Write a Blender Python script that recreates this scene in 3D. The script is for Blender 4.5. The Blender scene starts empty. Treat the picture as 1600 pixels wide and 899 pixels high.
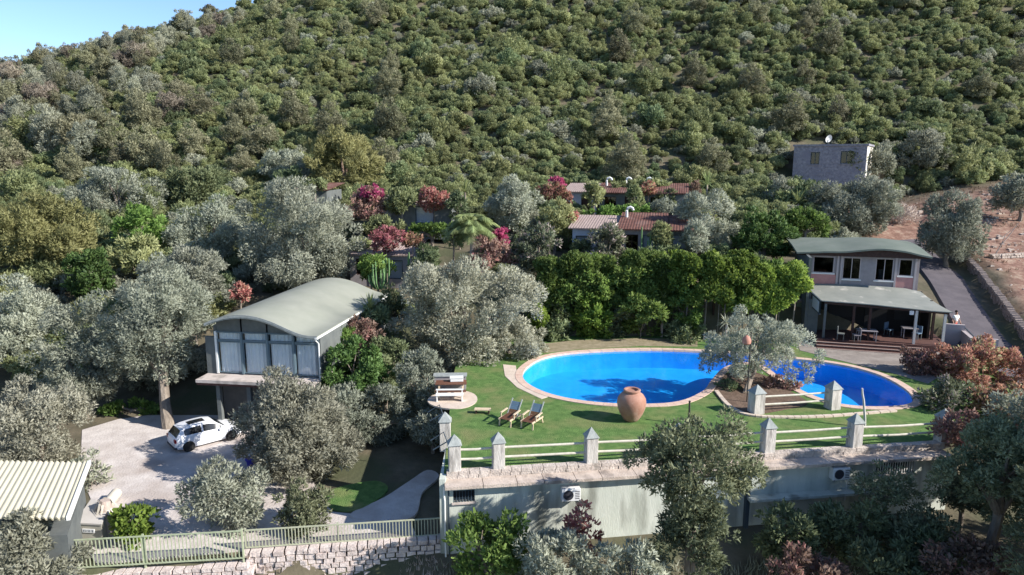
import bpy, bmesh, math
import numpy as np
from mathutils import Vector, Matrix
R = math.radians
S = bpy.context.scene
C = S.collection
# ------------------------------------------------------------------ camera, sky, sun, exposure
F, PITCH, CAMZ = 1067.0, R(10.33), 12.8
cd = bpy.data.cameras.new('camera'); cam = bpy.data.objects.new('camera', cd); C.objects.link(cam)
cd.sensor_width = 36.0; cd.lens = 24.0; cd.clip_start = 0.2; cd.clip_end = 3000
cam.location = (0, 0, CAMZ); cam.rotation_euler = (math.pi/2 - PITCH, 0, 0)
S.camera = cam
SUN_AZ, SUN_EL = R(110), R(31)          # azimuth clockwise from +Y
W = bpy.data.worlds.new('World'); S.world = W; W.use_nodes = True
wn = W.node_tree.nodes; wl = W.node_tree.links
sky = wn.new('ShaderNodeTexSky'); sky.sky_type = 'NISHITA'; sky.sun_disc = False
sky.sun_elevation = SUN_EL; sky.sun_rotation = SUN_AZ; sky.air_density = .8; sky.dust_density = .05; sky.ozone_density = 3.5
wl.new(sky.outputs[0], wn['Background'].inputs[0]); wn['Background'].inputs[1].default_value = 0.118
sd = bpy.data.lights.new('sun', 'SUN'); sun = bpy.data.objects.new('sun', sd); C.objects.link(sun)
sd.energy = 5.0; sd.angle = R(0.5); sd.color = (1.0, 0.95, 0.87)
sdir = Vector((math.sin(SUN_AZ)*math.cos(SUN_EL), math.cos(SUN_AZ)*math.cos(SUN_EL), math.sin(SUN_EL)))
sun.rotation_euler = sdir.to_track_quat('Z', 'Y').to_euler()
S.view_settings.view_transform = 'Standard'; S.view_settings.look = 'None'
S.view_settings.exposure = 0.85; S.view_settings.gamma = 1.0

# ------------------------------------------------------------------ helpers
cp, sp = math.cos(PITCH), math.sin(PITCH)
def ray(px, py):
    rx = (px-800)/F; ry = (449.5-py)/F
    return Vector((rx, cp+ry*sp, -sp+ry*cp))
def at(px, py, z=0.0):
    d = ray(px, py); t = (z-CAMZ)/d.z
    return Vector((d.x*t, d.y*t, z))
def atY(px, py, Y):
    d = ray(px, py); t = Y/d.y
    return Vector((d.x*t, Y, CAMZ+d.z*t))
def scale_at(p): return F/(p[1]*cp+(CAMZ-p[2])*sp)
def sstep(a, b, x):
    t = np.clip((np.asarray(x, float)-a)/(b-a), 0, 1); return t*t*(3-2*t)
def fbm(x, y, s=1.0):
    v = 0; a = 1.0; f = 1/s
    for k in range(4):
        v = v + a*(np.sin(x*f*1.7+y*f*0.9+k*1.3)*np.cos(y*f*1.5-x*f*0.6+k*2.1)); a *= .55; f *= 1.93
    return v

def tag(o, label=None, cat=None, group=None, kind=None):
    if label: o['label'] = label
    if cat: o['category'] = cat
    if group: o['group'] = group
    if kind: o['kind'] = kind
    return o
def thing(name, label, cat, loc=(0, 0, 0), rz=0.0, group=None):
    o = bpy.data.objects.new(name, None); C.objects.link(o); o.empty_display_size = .3
    o.location = loc; o.rotation_euler = (0, 0, rz)
    return tag(o, label, cat, group)
def link_mesh(name, me, parent=None, loc=None, rz=None):
    o = bpy.data.objects.new(name, me); C.objects.link(o)
    if parent: o.parent = parent
    if loc is not None: o.location = loc
    if rz is not None: o.rotation_euler = (0, 0, rz)
    return o

class MB:
    def __init__(s): s.v = []; s.f = []
    def add(s, vs, fs):
        n = len(s.v); s.v += [tuple(v) for v in vs]; s.f += [tuple(i+n for i in f) for f in fs]; return s
    def box(s, x0, x1, y0, y1, z0, z1, rot=0, piv=None):
        vs = [(x, y, z) for z in (z0, z1) for y in (y0, y1) for x in (x0, x1)]
        if rot:
            cx, cy = piv if piv else ((x0+x1)/2, (y0+y1)/2); c, q = math.cos(rot), math.sin(rot)
            vs = [(cx+(x-cx)*c-(y-cy)*q, cy+(x-cx)*q+(y-cy)*c, z) for x, y, z in vs]
        return s.add(vs, [(0, 2, 3, 1), (4, 5, 7, 6), (0, 1, 5, 4), (2, 6, 7, 3), (0, 4, 6, 2), (1, 3, 7, 5)])
    def beam(s, a, b, w, h=None, up=(0, 0, 1)):
        a = Vector(a); b = Vector(b); h = h or w; d = (b-a).normalized(); u = Vector(up)
        if abs(d.dot(u)) > .98: u = Vector((1, 0, 0))
        r = d.cross(u).normalized()*(w/2); u2 = r.cross(d).normalized()*(h/2)
        vs = [p+i*r+j*u2 for p in (a, b) for i, j in ((-1, -1), (1, -1), (1, 1), (-1, 1))]
        return s.add(vs, [(3, 2, 1, 0), (4, 5, 6, 7), (0, 1, 5, 4), (1, 2, 6, 5), (2, 3, 7, 6), (3, 0, 4, 7)])
    def prism(s, poly, z0, z1):
        n = len(poly); vs = [(x, y, z0) for x, y in poly]+[(x, y, z1) for x, y in poly]
        return s.add(vs, [tuple(range(n-1, -1, -1)), tuple(range(n, 2*n))]+[(i, (i+1) % n, (i+1) % n+n, i+n) for i in range(n)])
    def tube(s, pts, rad, seg=7, cap=True):
        pts = [Vector(p) for p in pts]; m = len(pts)
        rad = rad if hasattr(rad, '__len__') else [rad]*m
        vs = []; u = Vector((0.31, 0.2, 0.93)).normalized()
        for i, p in enumerate(pts):
            d = (pts[min(i+1, m-1)]-pts[max(i-1, 0)]).normalized()
            r = d.cross(u)
            if r.length < 1e-3: r = d.cross(Vector((1, 0, 0)))
            r.normalize(); q = d.cross(r)
            vs += [p+(r*math.cos(t)+q*math.sin(t))*rad[i] for t in [2*math.pi*k/seg for k in range(seg)]]
        fs = [(i*seg+k, i*seg+(k+1) % seg, (i+1)*seg+(k+1) % seg, (i+1)*seg+k) for i in range(m-1) for k in range(seg)]
        if cap: fs += [tuple(range(seg-1, -1, -1)), tuple(range((m-1)*seg, m*seg))]
        return s.add(vs, fs)
    def lathe(s, prof, seg=20, c=(0, 0, 0), axis='z'):
        vs = []
        for r, z in prof:
            for k in range(seg):
                t = 2*math.pi*k/seg
                p = (r*math.cos(t), r*math.sin(t), z)
                if axis == 'y': p = (p[0], p[2], p[1])
                vs.append((p[0]+c[0], p[1]+c[1], p[2]+c[2]))
        m = len(prof)
        fs = [(i*seg+k, i*seg+(k+1) % seg, (i+1)*seg+(k+1) % seg, (i+1)*seg+k) for i in range(m-1) for k in range(seg)]
        if prof[0][0] > 1e-4: fs.append(tuple(range(seg-1, -1, -1)))
        if prof[-1][0] > 1e-4: fs.append(tuple(range((m-1)*seg, m*seg)))
        return s.add(vs, fs)
    def grid(s, P):   # P[i][j] points
        n, m = len(P), len(P[0])
        return s.add([p for r in P for p in r], [(i*m+j, i*m+j+1, (i+1)*m+j+1, (i+1)*m+j) for i in range(n-1) for j in range(m-1)])
    def mesh(s, name, mat, smooth=False, bevel=0):
        me = bpy.data.meshes.new(name); me.from_pydata(s.v, [], s.f)
        bm = bmesh.new(); bm.from_mesh(me)
        bmesh.ops.remove_doubles(bm, verts=bm.verts, dist=1e-5)
        bmesh.ops.recalc_face_normals(bm, faces=bm.faces)
        if bevel: bmesh.ops.bevel(bm, geom=list(bm.edges), offset=bevel, segments=1, affect='EDGES', profile=.5)
        if smooth:
            for f in bm.faces: f.smooth = True
        bm.to_mesh(me); bm.free()
        if smooth:
            try: me.set_sharp_from_angle(angle=R(40))
            except Exception: pass
        if mat: me.materials.append(mat)
        return me
    def build(s, name, mat, parent=None, smooth=False, bevel=0, loc=None, rz=None):
        return link_mesh(name, s.mesh(name, mat, smooth, bevel), parent, loc, rz)

# ------------------------------------------------------------------ materials
MATS = {}
def mat(name, col, rough=.8, col2=None, scale=3.0, bump=0.0, bscale=None, spec=.3, metal=0.0, detail=6, stretch=None, col3=None, scale3=.3, w3=(.5, .62)):
    if name in MATS: return MATS[name]
    m = bpy.data.materials.new(name); m.use_nodes = True; MATS[name] = m
    N, L = m.node_tree.nodes, m.node_tree.links; b = N['Principled BSDF']
    b.inputs['Roughness'].default_value = rough; b.inputs['Metallic'].default_value = metal
    b.inputs['Specular IOR Level'].default_value = spec
    b.inputs['Base Color'].default_value = (*col, 1)
    tc = N.new('ShaderNodeTexCoord'); vec = tc.outputs['Object']
    if stretch:
        mp = N.new('ShaderNodeMapping'); mp.inputs['Scale'].default_value = stretch; L.new(vec, mp.inputs[0]); vec = mp.outputs[0]
    if col2:
        n = N.new('ShaderNodeTexNoise'); n.inputs['Scale'].default_value = scale; n.inputs['Detail'].default_value = detail; n.inputs['Roughness'].default_value = .65
        L.new(vec, n.inputs['Vector'])
        r = N.new('ShaderNodeValToRGB'); r.color_ramp.elements[0].position = .36; r.color_ramp.elements[1].position = .66
        r.color_ramp.elements[0].color = (*col, 1); r.color_ramp.elements[1].color = (*col2, 1)
        L.new(n.outputs[0], r.inputs[0]); out = r.outputs[0]
        if col3:
            n3 = N.new('ShaderNodeTexNoise'); n3.inputs['Scale'].default_value = scale3; n3.inputs['Detail'].default_value = 5; L.new(vec, n3.inputs['Vector'])
            r3 = N.new('ShaderNodeValToRGB'); r3.color_ramp.elements[0].position = w3[0]; r3.color_ramp.elements[1].position = w3[1]; L.new(n3.outputs[0], r3.inputs[0])
            mx = N.new('ShaderNodeMixRGB'); L.new(r3.outputs[0], mx.inputs[0]); L.new(out, mx.inputs[1]); mx.inputs[2].default_value = (*col3, 1); out = mx.outputs[0]
        L.new(out, b.inputs['Base Color'])
    if bump:
        n2 = N.new('ShaderNodeTexNoise'); n2.inputs['Scale'].default_value = bscale or scale*4; n2.inputs['Detail'].default_value = 4; L.new(vec, n2.inputs['Vector'])
        bp = N.new('ShaderNodeBump'); bp.inputs['Strength'].default_value = bump; bp.inputs['Distance'].default_value = .05
        L.new(n2.outputs[0], bp.inputs['Height']); L.new(bp.outputs[0], b.inputs['Normal'])
    return m
def leafmat(name, dark, light, trans=.25, rough=.6, third=None):
    m = bpy.data.materials.new(name); m.use_nodes = True
    N, L = m.node_tree.nodes, m.node_tree.links; b = N['Principled BSDF']; out = N['Material Output']
    at_ = N.new('ShaderNodeAttribute'); at_.attribute_name = 'tint'
    oi = N.new('ShaderNodeObjectInfo')
    r = N.new('ShaderNodeValToRGB'); e = r.color_ramp.elements
    e[0].color = (*dark, 1); e[1].color = (*light, 1)
    if third:
        k = e.new(.66); k.color = (*light, 1); e[2].position = .74; e[2].color = (*third, 1)
    L.new(at_.outputs['Fac'], r.inputs[0])
    hs = N.new('ShaderNodeHueSaturation')
    mh = N.new('ShaderNodeMapRange'); mh.inputs[3].default_value = .485; mh.inputs[4].default_value = .515; L.new(oi.outputs['Random'], mh.inputs[0])
    mu = N.new('ShaderNodeMath'); mu.operation = 'MULTIPLY'; mu.inputs[1].default_value = 7.13; L.new(oi.outputs['Random'], mu.inputs[0])
    fr = N.new('ShaderNodeMath'); fr.operation = 'FRACT'; L.new(mu.outputs[0], fr.inputs[0])
    mv = N.new('ShaderNodeMapRange'); mv.inputs[3].default_value = .72; mv.inputs[4].default_value = 1.25; L.new(fr.outputs[0], mv.inputs[0])
    L.new(mh.outputs[0], hs.inputs['Hue']); L.new(mv.outputs[0], hs.inputs['Value']); L.new(r.outputs[0], hs.inputs['Color'])
    L.new(hs.outputs[0], b.inputs['Base Color']); b.inputs['Roughness'].default_value = rough; b.inputs['Specular IOR Level'].default_value = .25
    tr = N.new('ShaderNodeBsdfTranslucent'); L.new(hs.outputs[0], tr.inputs[0])
    mx = N.new('ShaderNodeMixShader'); mx.inputs[0].default_value = trans
    L.new(b.outputs[0], mx.inputs[1]); L.new(tr.outputs[0], mx.inputs[2]); L.new(mx.outputs[0], out.inputs[0])
    MATS[name] = m; return m
def schlick(N, L, f0, normal=None):
    lw = N.new('ShaderNodeLayerWeight'); lw.inputs[0].default_value = .5
    if normal: L.new(normal, lw.inputs['Normal'])
    p = N.new('ShaderNodeMath'); p.operation = 'POWER'; p.inputs[1].default_value = 5; L.new(lw.outputs['Facing'], p.inputs[0])
    q = N.new('ShaderNodeMath'); q.operation = 'MULTIPLY_ADD'; q.inputs[1].default_value = 1-f0; q.inputs[2].default_value = f0; L.new(p.outputs[0], q.inputs[0])
    return q
def glassmat(name, tint=(.75, .82, .85), base=.03):
    m = bpy.data.materials.new(name); m.use_nodes = True; N, L = m.node_tree.nodes, m.node_tree.links
    for n in list(N):
        if n.type == 'BSDF_PRINCIPLED': N.remove(n)
    out = N['Material Output']; t = N.new('ShaderNodeBsdfTransparent'); t.inputs[0].default_value = (*tint, 1)
    g = N.new('ShaderNodeBsdfGlossy'); g.inputs['Roughness'].default_value = base
    f = schlick(N, L, .05)
    x = N.new('ShaderNodeMixShader'); L.new(f.outputs[0], x.inputs[0]); L.new(t.outputs[0], x.inputs[1]); L.new(g.outputs[0], x.inputs[2]); L.new(x.outputs[0], out.inputs[0])
    MATS[name] = m; return m
def watermat():
    m = bpy.data.materials.new('water'); m.use_nodes = True; N, L = m.node_tree.nodes, m.node_tree.links
    for n in list(N):
        if n.type == 'BSDF_PRINCIPLED': N.remove(n)
    out = N['Material Output']; t = N.new('ShaderNodeBsdfTransparent'); t.inputs[0].default_value = (.85, .97, 1, 1)
    g = N.new('ShaderNodeBsdfGlossy'); g.inputs['Roughness'].default_value = .06; g.inputs[0].default_value = (.8, .8, .8, 1)
    tc = N.new('ShaderNodeTexCoord'); no = N.new('ShaderNodeTexNoise'); no.inputs['Scale'].default_value = 2.2; no.inputs['Detail'].default_value = 4
    L.new(tc.outputs['Object'], no.inputs['Vector'])
    bp = N.new('ShaderNodeBump'); bp.inputs['Strength'].default_value = .16; bp.inputs['Distance'].default_value = .06
    L.new(no.outputs[0], bp.inputs['Height']); L.new(bp.outputs[0], g.inputs['Normal']); f = schlick(N, L, .02, bp.outputs[0])
    x = N.new('ShaderNodeMixShader'); L.new(f.outputs[0], x.inputs[0]); L.new(t.outputs[0], x.inputs[1]); L.new(g.outputs[0], x.inputs[2]); L.new(x.outputs[0], out.inputs[0])
    return m
mat('grass', (.075, .14, .042), .95, (.135, .225, .068), 2.4, 1.0, 20, .1, col3=(.19, .20, .085), scale3=.6, w3=(.47, .72))
mat('coping', (.52, .36, .29), .8, (.62, .47, .38), 2, .2, 14)
mat('path_stone', (.5, .41, .33), .85, (.6, .5, .42), 2, .3, 12)
mat('pool_paint', (.012, .33, .82), .5, (.02, .40, .88), .9, 0)
mat('drive', (.46, .41, .385), .95, (.60, .55, .52), 1.1, .7, 9, col3=(.38, .32, .285), scale3=.45, w3=(.48, .72))
mat('asphalt', (.085, .075, .085), .9, (.12, .105, .115), .8, .4, 25)
mat('wall_mint', (.46, .49, .43), .9, (.56, .58, .52), 1.6, .25, 20, stretch=(1, 1, .22), col3=(.25, .26, .225), scale3=1.3, w3=(.50, .68))
mat('pillar_white', (.42, .39, .36), .9, (.60, .57, .53), 4, .5, 18, stretch=(2, 2, .4), col3=(.27, .25, .23), scale3=2.2, w3=(.52, .68))
mat('cap_zinc', (.32, .34, .33), .8, (.22, .24, .235), 5, .3)
mat('rail_white', (.58, .55, .47), .7, (.44, .41, .34), 5)
mat('slab_stone', (.42, .345, .29), .9, (.54, .455, .39), 2.6, .5, 15, col3=(.24, .20, .175), scale3=1.2, w3=(.55, .7))
mat('parapet', (.42, .36, .32), .95, (.58, .51, .455), 4, .9, 14, col3=(.26, .23, .2), scale3=1.6, w3=(.52, .68))
mat('hall_roof', (.25, .26, .215), .8, (.285, .29, .245), .5, .05, 20, col3=(.21, .22, .185), scale3=.3, w3=(.5, .75))
mat('green_roof', (.12, .145, .12), .8, (.155, .175, .15), .7, .08, 18)
mat('awning', (.20, .21, .19), .8, (.25, .255, .23), .9, .1, 12, col3=(.42, .40, .36), scale3=.8, w3=(.62, .7))
mat('trim_white', (.7, .7, .68), .6)
mat('steel_dark', (.05, .07, .09), .5)
mat('steel_blue', (.12, .17, .2), .5)
mat('dark_int', (.03, .03, .032), .9)  # near-black imitates the shade inside rooms and behind openings
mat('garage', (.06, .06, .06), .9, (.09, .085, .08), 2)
mat('curtain', (.84, .85, .85), .9, (.76, .78, .79), 2)
mat('ledge', (.46, .40, .36), .9, (.55, .48, .44), 3, .3, col3=(.33, .29, .26), scale3=1.2)
mat('pink_wall', (.42, .21, .20), .85, (.48, .25, .23), 3)
mat('grey_wall', (.25, .225, .235), .85, (.30, .275, .28), 3)
mat('frame_pale', (.40, .35, .35), .7)
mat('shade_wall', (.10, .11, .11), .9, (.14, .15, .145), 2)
mat('stone_wall', (.17, .165, .20), .95, (.33, .315, .345), 3.2, 1.0, 5, col3=(.22, .21, .25), scale3=.9)  # blue of the shaded house front mixed into the stone colour
mat('lime_and_sunlit_white', (.78, .74, .66), .9, (.68, .63, .55), 4, .3)  # whitewash, also paints the right side of the stone house as sunlit
mat('blue_white', (.52, .54, .60), .85, (.44, .46, .52), 2)
mat('dark_wood', (.04, .022, .018), .8, (.065, .035, .028), 6, .2)
mat('wood', (.115, .05, .03), .7, (.17, .075, .045), 5, .2, stretch=(1, 6, 1))
mat('pale_wood', (.62, .50, .36), .7, (.52, .40, .27), 8)
mat('tile_red', (.095, .042, .034), .95, (.15, .07, .055), 2.5, .3, 10, col3=(.16, .09, .075), scale3=.9)
mat('tile_pale', (.26, .20, .18), .9, (.35, .27, .245), 3, .3, 10)
mat('terracotta', (.30, .15, .105), .8, (.38, .21, .155), 2.5, .25, 18, col3=(.44, .30, .24), scale3=1.4, w3=(.5, .72))
mat('bark', (.16, .13, .105), .95, (.27, .23, .19), 6, .9, 14, stretch=(1, 1, .3))
mat('bark_red', (.20, .13, .10), .95, (.30, .22, .18), 6, .8, 14, stretch=(1, 1, .3))
mat('bark_pale', (.36, .29, .25), .95, (.46, .38, .33), 5, .8, 12, stretch=(1, 1, .3))
mat('shed_roof', (.52, .48, .36), .55, (.58, .54, .42), .6, 0, col3=(.52, .47, .34), scale3=.7, w3=(.55, .75))
mat('cabinet', (.34, .32, .27), .75, (.39, .37, .31), 3)
mat('fence_green', (.30, .34, .22), .6, (.38, .41, .29), 5)
mat('fence_white', (.40, .41, .30), .6, (.32, .33, .23), 5)
mat('car_white', (.72, .73, .76), .25, spec=.5)
mat('rubber', (.02, .02, .02), .8)
mat('alloy', (.35, .35, .37), .35, metal=.7)
mat('car_glass', (.012, .014, .017), .08, spec=.6)
mat('tail_red', (.20, .01, .015), .3)
mat('plate', (.7, .7, .7), .6)
mat('ac_white', (.70, .70, .70), .5)
mat('ac_dark', (.04, .04, .05), .5)
mat('cloth_blue', (.10, .16, .24), .9, (.13, .20, .28), 4)
mat('cloth_navy', (.03, .04, .12), .9)
mat('blue_plastic', (.03, .03, .30), .4)
mat('skin', (.42, .25, .18), .6)
mat('shirt', (.78, .78, .76), .9)
mat('shorts', (.45, .06, .05), .9)
mat('hair', (.03, .02, .015), .8)
mat('red_earth', (.20, .095, .065), .95, (.30, .155, .11), .5, .9, 5, col3=(.36, .25, .18), scale3=.6, w3=(.5, .7))
mat('rock', (.40, .33, .28), .95, (.54, .46, .40), 3, .8, 9)
mat('road_wall', (.24, .19, .17), .95, (.33, .27, .24), 3, .9, 9)
mat('dry_stone', (.46, .38, .35), .95, (.62, .54, .50), 3, .9, 9)
mat('soil', (.10, .065, .045), .95, (.16, .11, .08), 2, .8, 9)
mat('cactus', (.10, .19, .07), .7, (.15, .26, .11), 5)
mat('pole_dark', (.05, .045, .04), .7)
mat('pole_pale', (.55, .53, .5), .6)
mat('lamp_shade', (.42, .20, .15), .7)
mat('tarp', (.52, .47, .39), .85, (.6, .55, .47), 3)
mat('sign_white', (.42, .46, .56), .7)
mat('deck_red', (.085, .04, .033), .85, (.12, .06, .05), 4, .3)  # floor red darkened to imitate the shade under the bar roof
mat('step_pale', (.46, .36, .31), .85, (.54, .44, .38), 3)
glassmat('glass', (.93, .95, .96))
glassmat('glass_dark', (.35, .38, .42))
leafmat('olive', (.19, .21, .155), (.46, .475, .375), .35)
leafmat('olive_warm', (.20, .20, .145), (.47, .46, .36), .35)
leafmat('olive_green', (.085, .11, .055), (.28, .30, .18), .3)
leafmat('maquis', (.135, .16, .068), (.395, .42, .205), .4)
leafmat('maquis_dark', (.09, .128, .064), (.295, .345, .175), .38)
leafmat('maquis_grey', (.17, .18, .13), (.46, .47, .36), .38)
leafmat('pine', (.11, .115, .068), (.36, .35, .22), .32)
leafmat('pine_yellow', (.11, .12, .045), (.38, .37, .16), .35)
leafmat('pine_brown', (.15, .125, .10), (.38, .325, .26), .32)
leafmat('lush', (.06, .115, .026), (.25, .355, .09), .45)
leafmat('lush_bright', (.08, .14, .022), (.32, .42, .085), .45)
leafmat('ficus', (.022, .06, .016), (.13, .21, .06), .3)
leafmat('oleander', (.06, .08, .04), (.25, .28, .17), .3, third=(.55, .45, .42))
leafmat('bougain_red', (.21, .075, .07), (.56, .215, .21), .42, third=(.42, .30, .22))
leafmat('bougain_pink', (.26, .045, .10), (.56, .11, .22), .4)
leafmat('bougain_coral', (.17, .095, .06), (.47, .25, .18), .42, third=(.3, .3, .15))
leafmat('bougain_brown', (.13, .085, .06), (.36, .24, .19), .35, third=(.4, .2, .18))
leafmat('palm_leaf', (.09, .13, .04), (.36, .42, .18), .35)
leafmat('dry', (.30, .24, .21), (.58, .50, .44), .25)
leafmat('cover', (.04, .08, .015), (.17, .23, .05), .25)
WATER = watermat()

# ------------------------------------------------------------------ terrain
def road_x(y):
    return np.interp(y, [30, 44, 50, 58, 66, 74, 82], [27.5, 32.6, 34.7, 37.6, 40.0, 42.2, 43.5])
def ridge(x):
    return np.interp(x, [-400, -230, -172, -137, -101, -60, 0, 60, 400], [12, 21, 30.5, 41.5, 55, 68, 84, 96, 110])
def terr(x, y):
    x = np.asarray(x, float); y = np.asarray(y, float)
    yl = y-np.clip((x+17)/14.3, 0, 1)*2.3*(1-sstep(30, 36, y))
    L = np.interp(yl, [-100, 5, 18, 24.0, 24.25, 25.5, 41, 45, 52, 60, 75, 90], [-30, -12, -7.5, -5, -3.0, -2.9, -2.9, -2.0, .8, 3.6, 7, 10.2])
    M = np.interp(y, [-100, 5, 18, 23.5, 26.5, 29, 47.8, 49.6, 52.5, 58, 66, 70, 80, 90], [-30, -12, -7.5, -5, -3.2, -3, -3, -.4, 3.7, 4.4, 5.0, 6.6, 7.9, 10.3])
    Q = np.interp(y, [-100, 5, 18, 24, 29, 35, 42, 46, 52, 60, 68, 80, 90], [-30, -12, -7, -4.2, -2, -1, -.4, .2, 1.5, 3.2, 4.8, 8.8, 11.6])
    Q = Q+.95*sstep(2.6, 3.1, x-road_x(y))*sstep(38, 44, y)*(1-sstep(72, 80, y))
    a = sstep(-6, -3.8, x) + 0*y; b = sstep(30.2, 32.4, x)
    z = L*(1-a)+M*a; z = z*(1-b)+Q*b
    t = (y-90)/140.0
    hill = 10.4+(ridge(x)-10.4)*np.where(t < 1, np.clip(t, 0, 1)**1.03, np.clip(1-(t-1)*.5, .2, 1))
    k = sstep(84, 94, y)
    z = z*(1-k)+hill*k
    rough = sstep(54, 70, y)*.35+sstep(95, 150, y)*1.6
    z = z+rough*fbm(x, y, 14)*.7
    z = z-3.6*np.exp(-((x-44)/11)**2-((y-88)/8)**2)
    near = (1-sstep(20, 24, y))
    return z+near*.5*fbm(x, y, 5)
def T(x, y): return float(terr(x, y))
def red_mask(x, y):
    m = sstep(2.5, 4.5, x-road_x(y)+.9*fbm(x, y, 5))*sstep(42, 45, y)*(1-sstep(82, 89, y+2.2*fbm(x, y, 7)))
    m = np.maximum(m, sstep(35, 38, x)*sstep(66, 69, y)*(1-sstep(84, 90, y+1.5*fbm(x, y, 6)))*(1-np.exp(-((x-44)/9)**2-((y-88)/6)**2)))
    return m
def make_ground():
    xs = np.unique(np.concatenate([np.linspace(-700, -110, 30), np.arange(-110, 111, 1.1), np.linspace(112, 700, 30)]))
    ys = np.unique(np.concatenate([np.linspace(-300, 10, 20), np.arange(10, 100, .6), np.arange(100, 260, 3), np.linspace(262, 900, 26)]))
    X, Y = np.meshgrid(xs, ys); Z = terr(X, Y)
    n, m = X.shape
    v = np.stack([X, Y, Z], -1).reshape(-1, 3)
    i = np.arange(n-1)[:, None]*m+np.arange(m-1)[None]
    f = np.stack([i, i+1, i+m+1, i+m], -1).reshape(-1, 4)
    me = bpy.data.meshes.new('ground'); me.from_pydata(v.tolist(), [], f.tolist())
    for p in me.polygons: p.use_smooth = True
    a = me.attributes.new('red', 'FLOAT', 'POINT'); a.data.foreach_set('value', red_mask(X, Y).ravel().astype(np.float32))
    m_ = mat('ground', (.085, .075, .048), .95, (.15, .125, .085), .7, .9, 4, col3=(.075, .08, .042), scale3=.2)
    N, L = m_.node_tree.nodes, m_.node_tree.links; b = N['Principled BSDF']
    old = b.inputs['Base Color'].links[0].from_socket
    at_ = N.new('ShaderNodeAttribute'); at_.attribute_name = 'red'
    no = N.new('ShaderNodeTexNoise'); no.inputs['Scale'].default_value = 1.1; no.inputs['Detail'].default_value = 9; no.inputs['Roughness'].default_value = .75
    tc = N.new('ShaderNodeTexCoord'); L.new(tc.outputs['Object'], no.inputs['Vector'])
    rr = N.new('ShaderNodeValToRGB'); e = rr.color_ramp.elements
    e[0].position = .34; e[0].color = (.115, .065, .047, 1); e[1].position = .68; e[1].color = (.37, .28, .21, 1)
    k = e.new(.5); k.color = (.225, .125, .092, 1)
    L.new(no.outputs[0], rr.inputs[0])
    mx = N.new('ShaderNodeMixRGB'); L.new(at_.outputs['Fac'], mx.inputs[0]); L.new(old, mx.inputs[1]); L.new(rr.outputs[0], mx.inputs[2]); L.new(mx.outputs[0], b.inputs['Base Color'])
    me.materials.append(m_)
    return tag(link_mesh('ground', me), 'brown and reddish earth of the valley side', None, None, 'structure')
make_ground()

# ------------------------------------------------------------------ lawn terrace, pool, paving
def catmull(pts, k=6, closed=True):
    n = len(pts); out = []
    for i in range(n if closed else n-1):
        p0, p1, p2, p3 = [np.array(pts[j % n] if closed else pts[min(max(j, 0), n-1)], float) for j in (i-1, i, i+1, i+2)]
        for s in range(k):
            t = s/k
            out.append(tuple(.5*((2*p1)+(-p0+p2)*t+(2*p0-5*p1+4*p2-p3)*t*t+(-p0+3*p1-3*p2+p3)*t**3)))
    if not closed: out.append(tuple(pts[-1]))
    return out
def offset(poly, d):
    n = len(poly); P = np.array(poly); out = []
    for i in range(n):
        t = P[(i+1) % n]-P[i-1]; t /= np.linalg.norm(t)+1e-9
        out.append((P[i][0]+t[1]*d, P[i][1]-t[0]*d))
    return out
def fill(name, outer, holes, z, material, parent=None):
    bm = bmesh.new(); E = []
    for loop in [outer]+holes:
        vs = [bm.verts.new((x, y, z)) for x, y in loop]
        E += [bm.edges.new((vs[i], vs[(i+1) % len(vs)])) for i in range(len(vs))]
    bmesh.ops.triangle_fill(bm, edges=E, use_beauty=True, use_dissolve=False)
    for f in bm.faces:
        f.normal_update()
        if f.normal.z < 0: f.normal_flip()
    me = bpy.data.meshes.new(name); bm.to_mesh(me); bm.free(); me.materials.append(material)
    return link_mesh(name, me, parent)
pool_px = [(817, 590), (833, 605), (870, 619), (930, 629), (1000, 632), (1060, 628), (1098, 612), (1111, 596), (1130, 576), (1160, 567), (1192, 572),
           (1222, 592), (1262, 615), (1315, 632), (1380, 636), (1424, 630), (1420, 613), (1385, 591), (1340, 576), (1285, 566), (1215, 559), (1150, 553), (1085, 549), (1000, 547), (905, 551), (852, 559), (824, 574)]
pool = catmull([at(x, y, 0)[:2] for x, y in pool_px], 5)          # counter-clockwise seen from above
FL, FR_ = Vector((-2.75, 25.95)), Vector((20.1, 29.05))            # front edge of the terrace
_nf = Vector((-(FR_-FL).y, (FR_-FL).x)).normalized()*.8
lawn_out = [(FL+_nf)[:], (FR_+_nf)[:], (23.5, 31.2), (27.5, 35), (30.2, 40), (31.6, 46), (31.6, 50.3), (-.8, 50.3), (-3.6, 48), (-3.6, 40), (-3.1, 31)]
cop_out = offset(pool, .46)
lawn = tag(fill('lawn', lawn_out, [cop_out], 0, MATS['grass']), 'mown green lawn of the pool terrace', None, None, 'structure')
basin = MB()
nb = len(pool)
for i in range(nb):
    a, b = pool[i], pool[(i+1) % nb]
    basin.add([(a[0], a[1], .0), (b[0], b[1], .0), (b[0], b[1], -1.3), (a[0], a[1], -1.3)], [(0, 1, 2, 3)])
bo = basin.build('pool_basin', MATS['pool_paint']); tag(bo, 'blue painted sides and floor of the pool', None, None, 'structure')
fill('basin_floor', pool, [], -1.3, MATS['pool_paint'], bo)
tag(fill('water', pool, [], -.09, WATER), 'clear blue pool water', None, None, 'structure')
cop = bpy.data.objects.new('pool_coping', None); C.objects.link(cop); tag(cop, 'pale pink stone coping round the pool', None, None, 'structure')
for i in range(nb):
    a, b, c, d = pool[i], pool[(i+1) % nb], cop_out[(i+1) % nb], cop_out[i]
    P = np.array([a, b, c, d]); ce = P.mean(0); P = ce+(P-ce)*.975; P[[0, 1]] += (np.array([a, b]).mean(0)-ce)*.05
    MB().prism([tuple(p) for p in P], -.1, .035).build('tile', MATS['coping'], cop)
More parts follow.
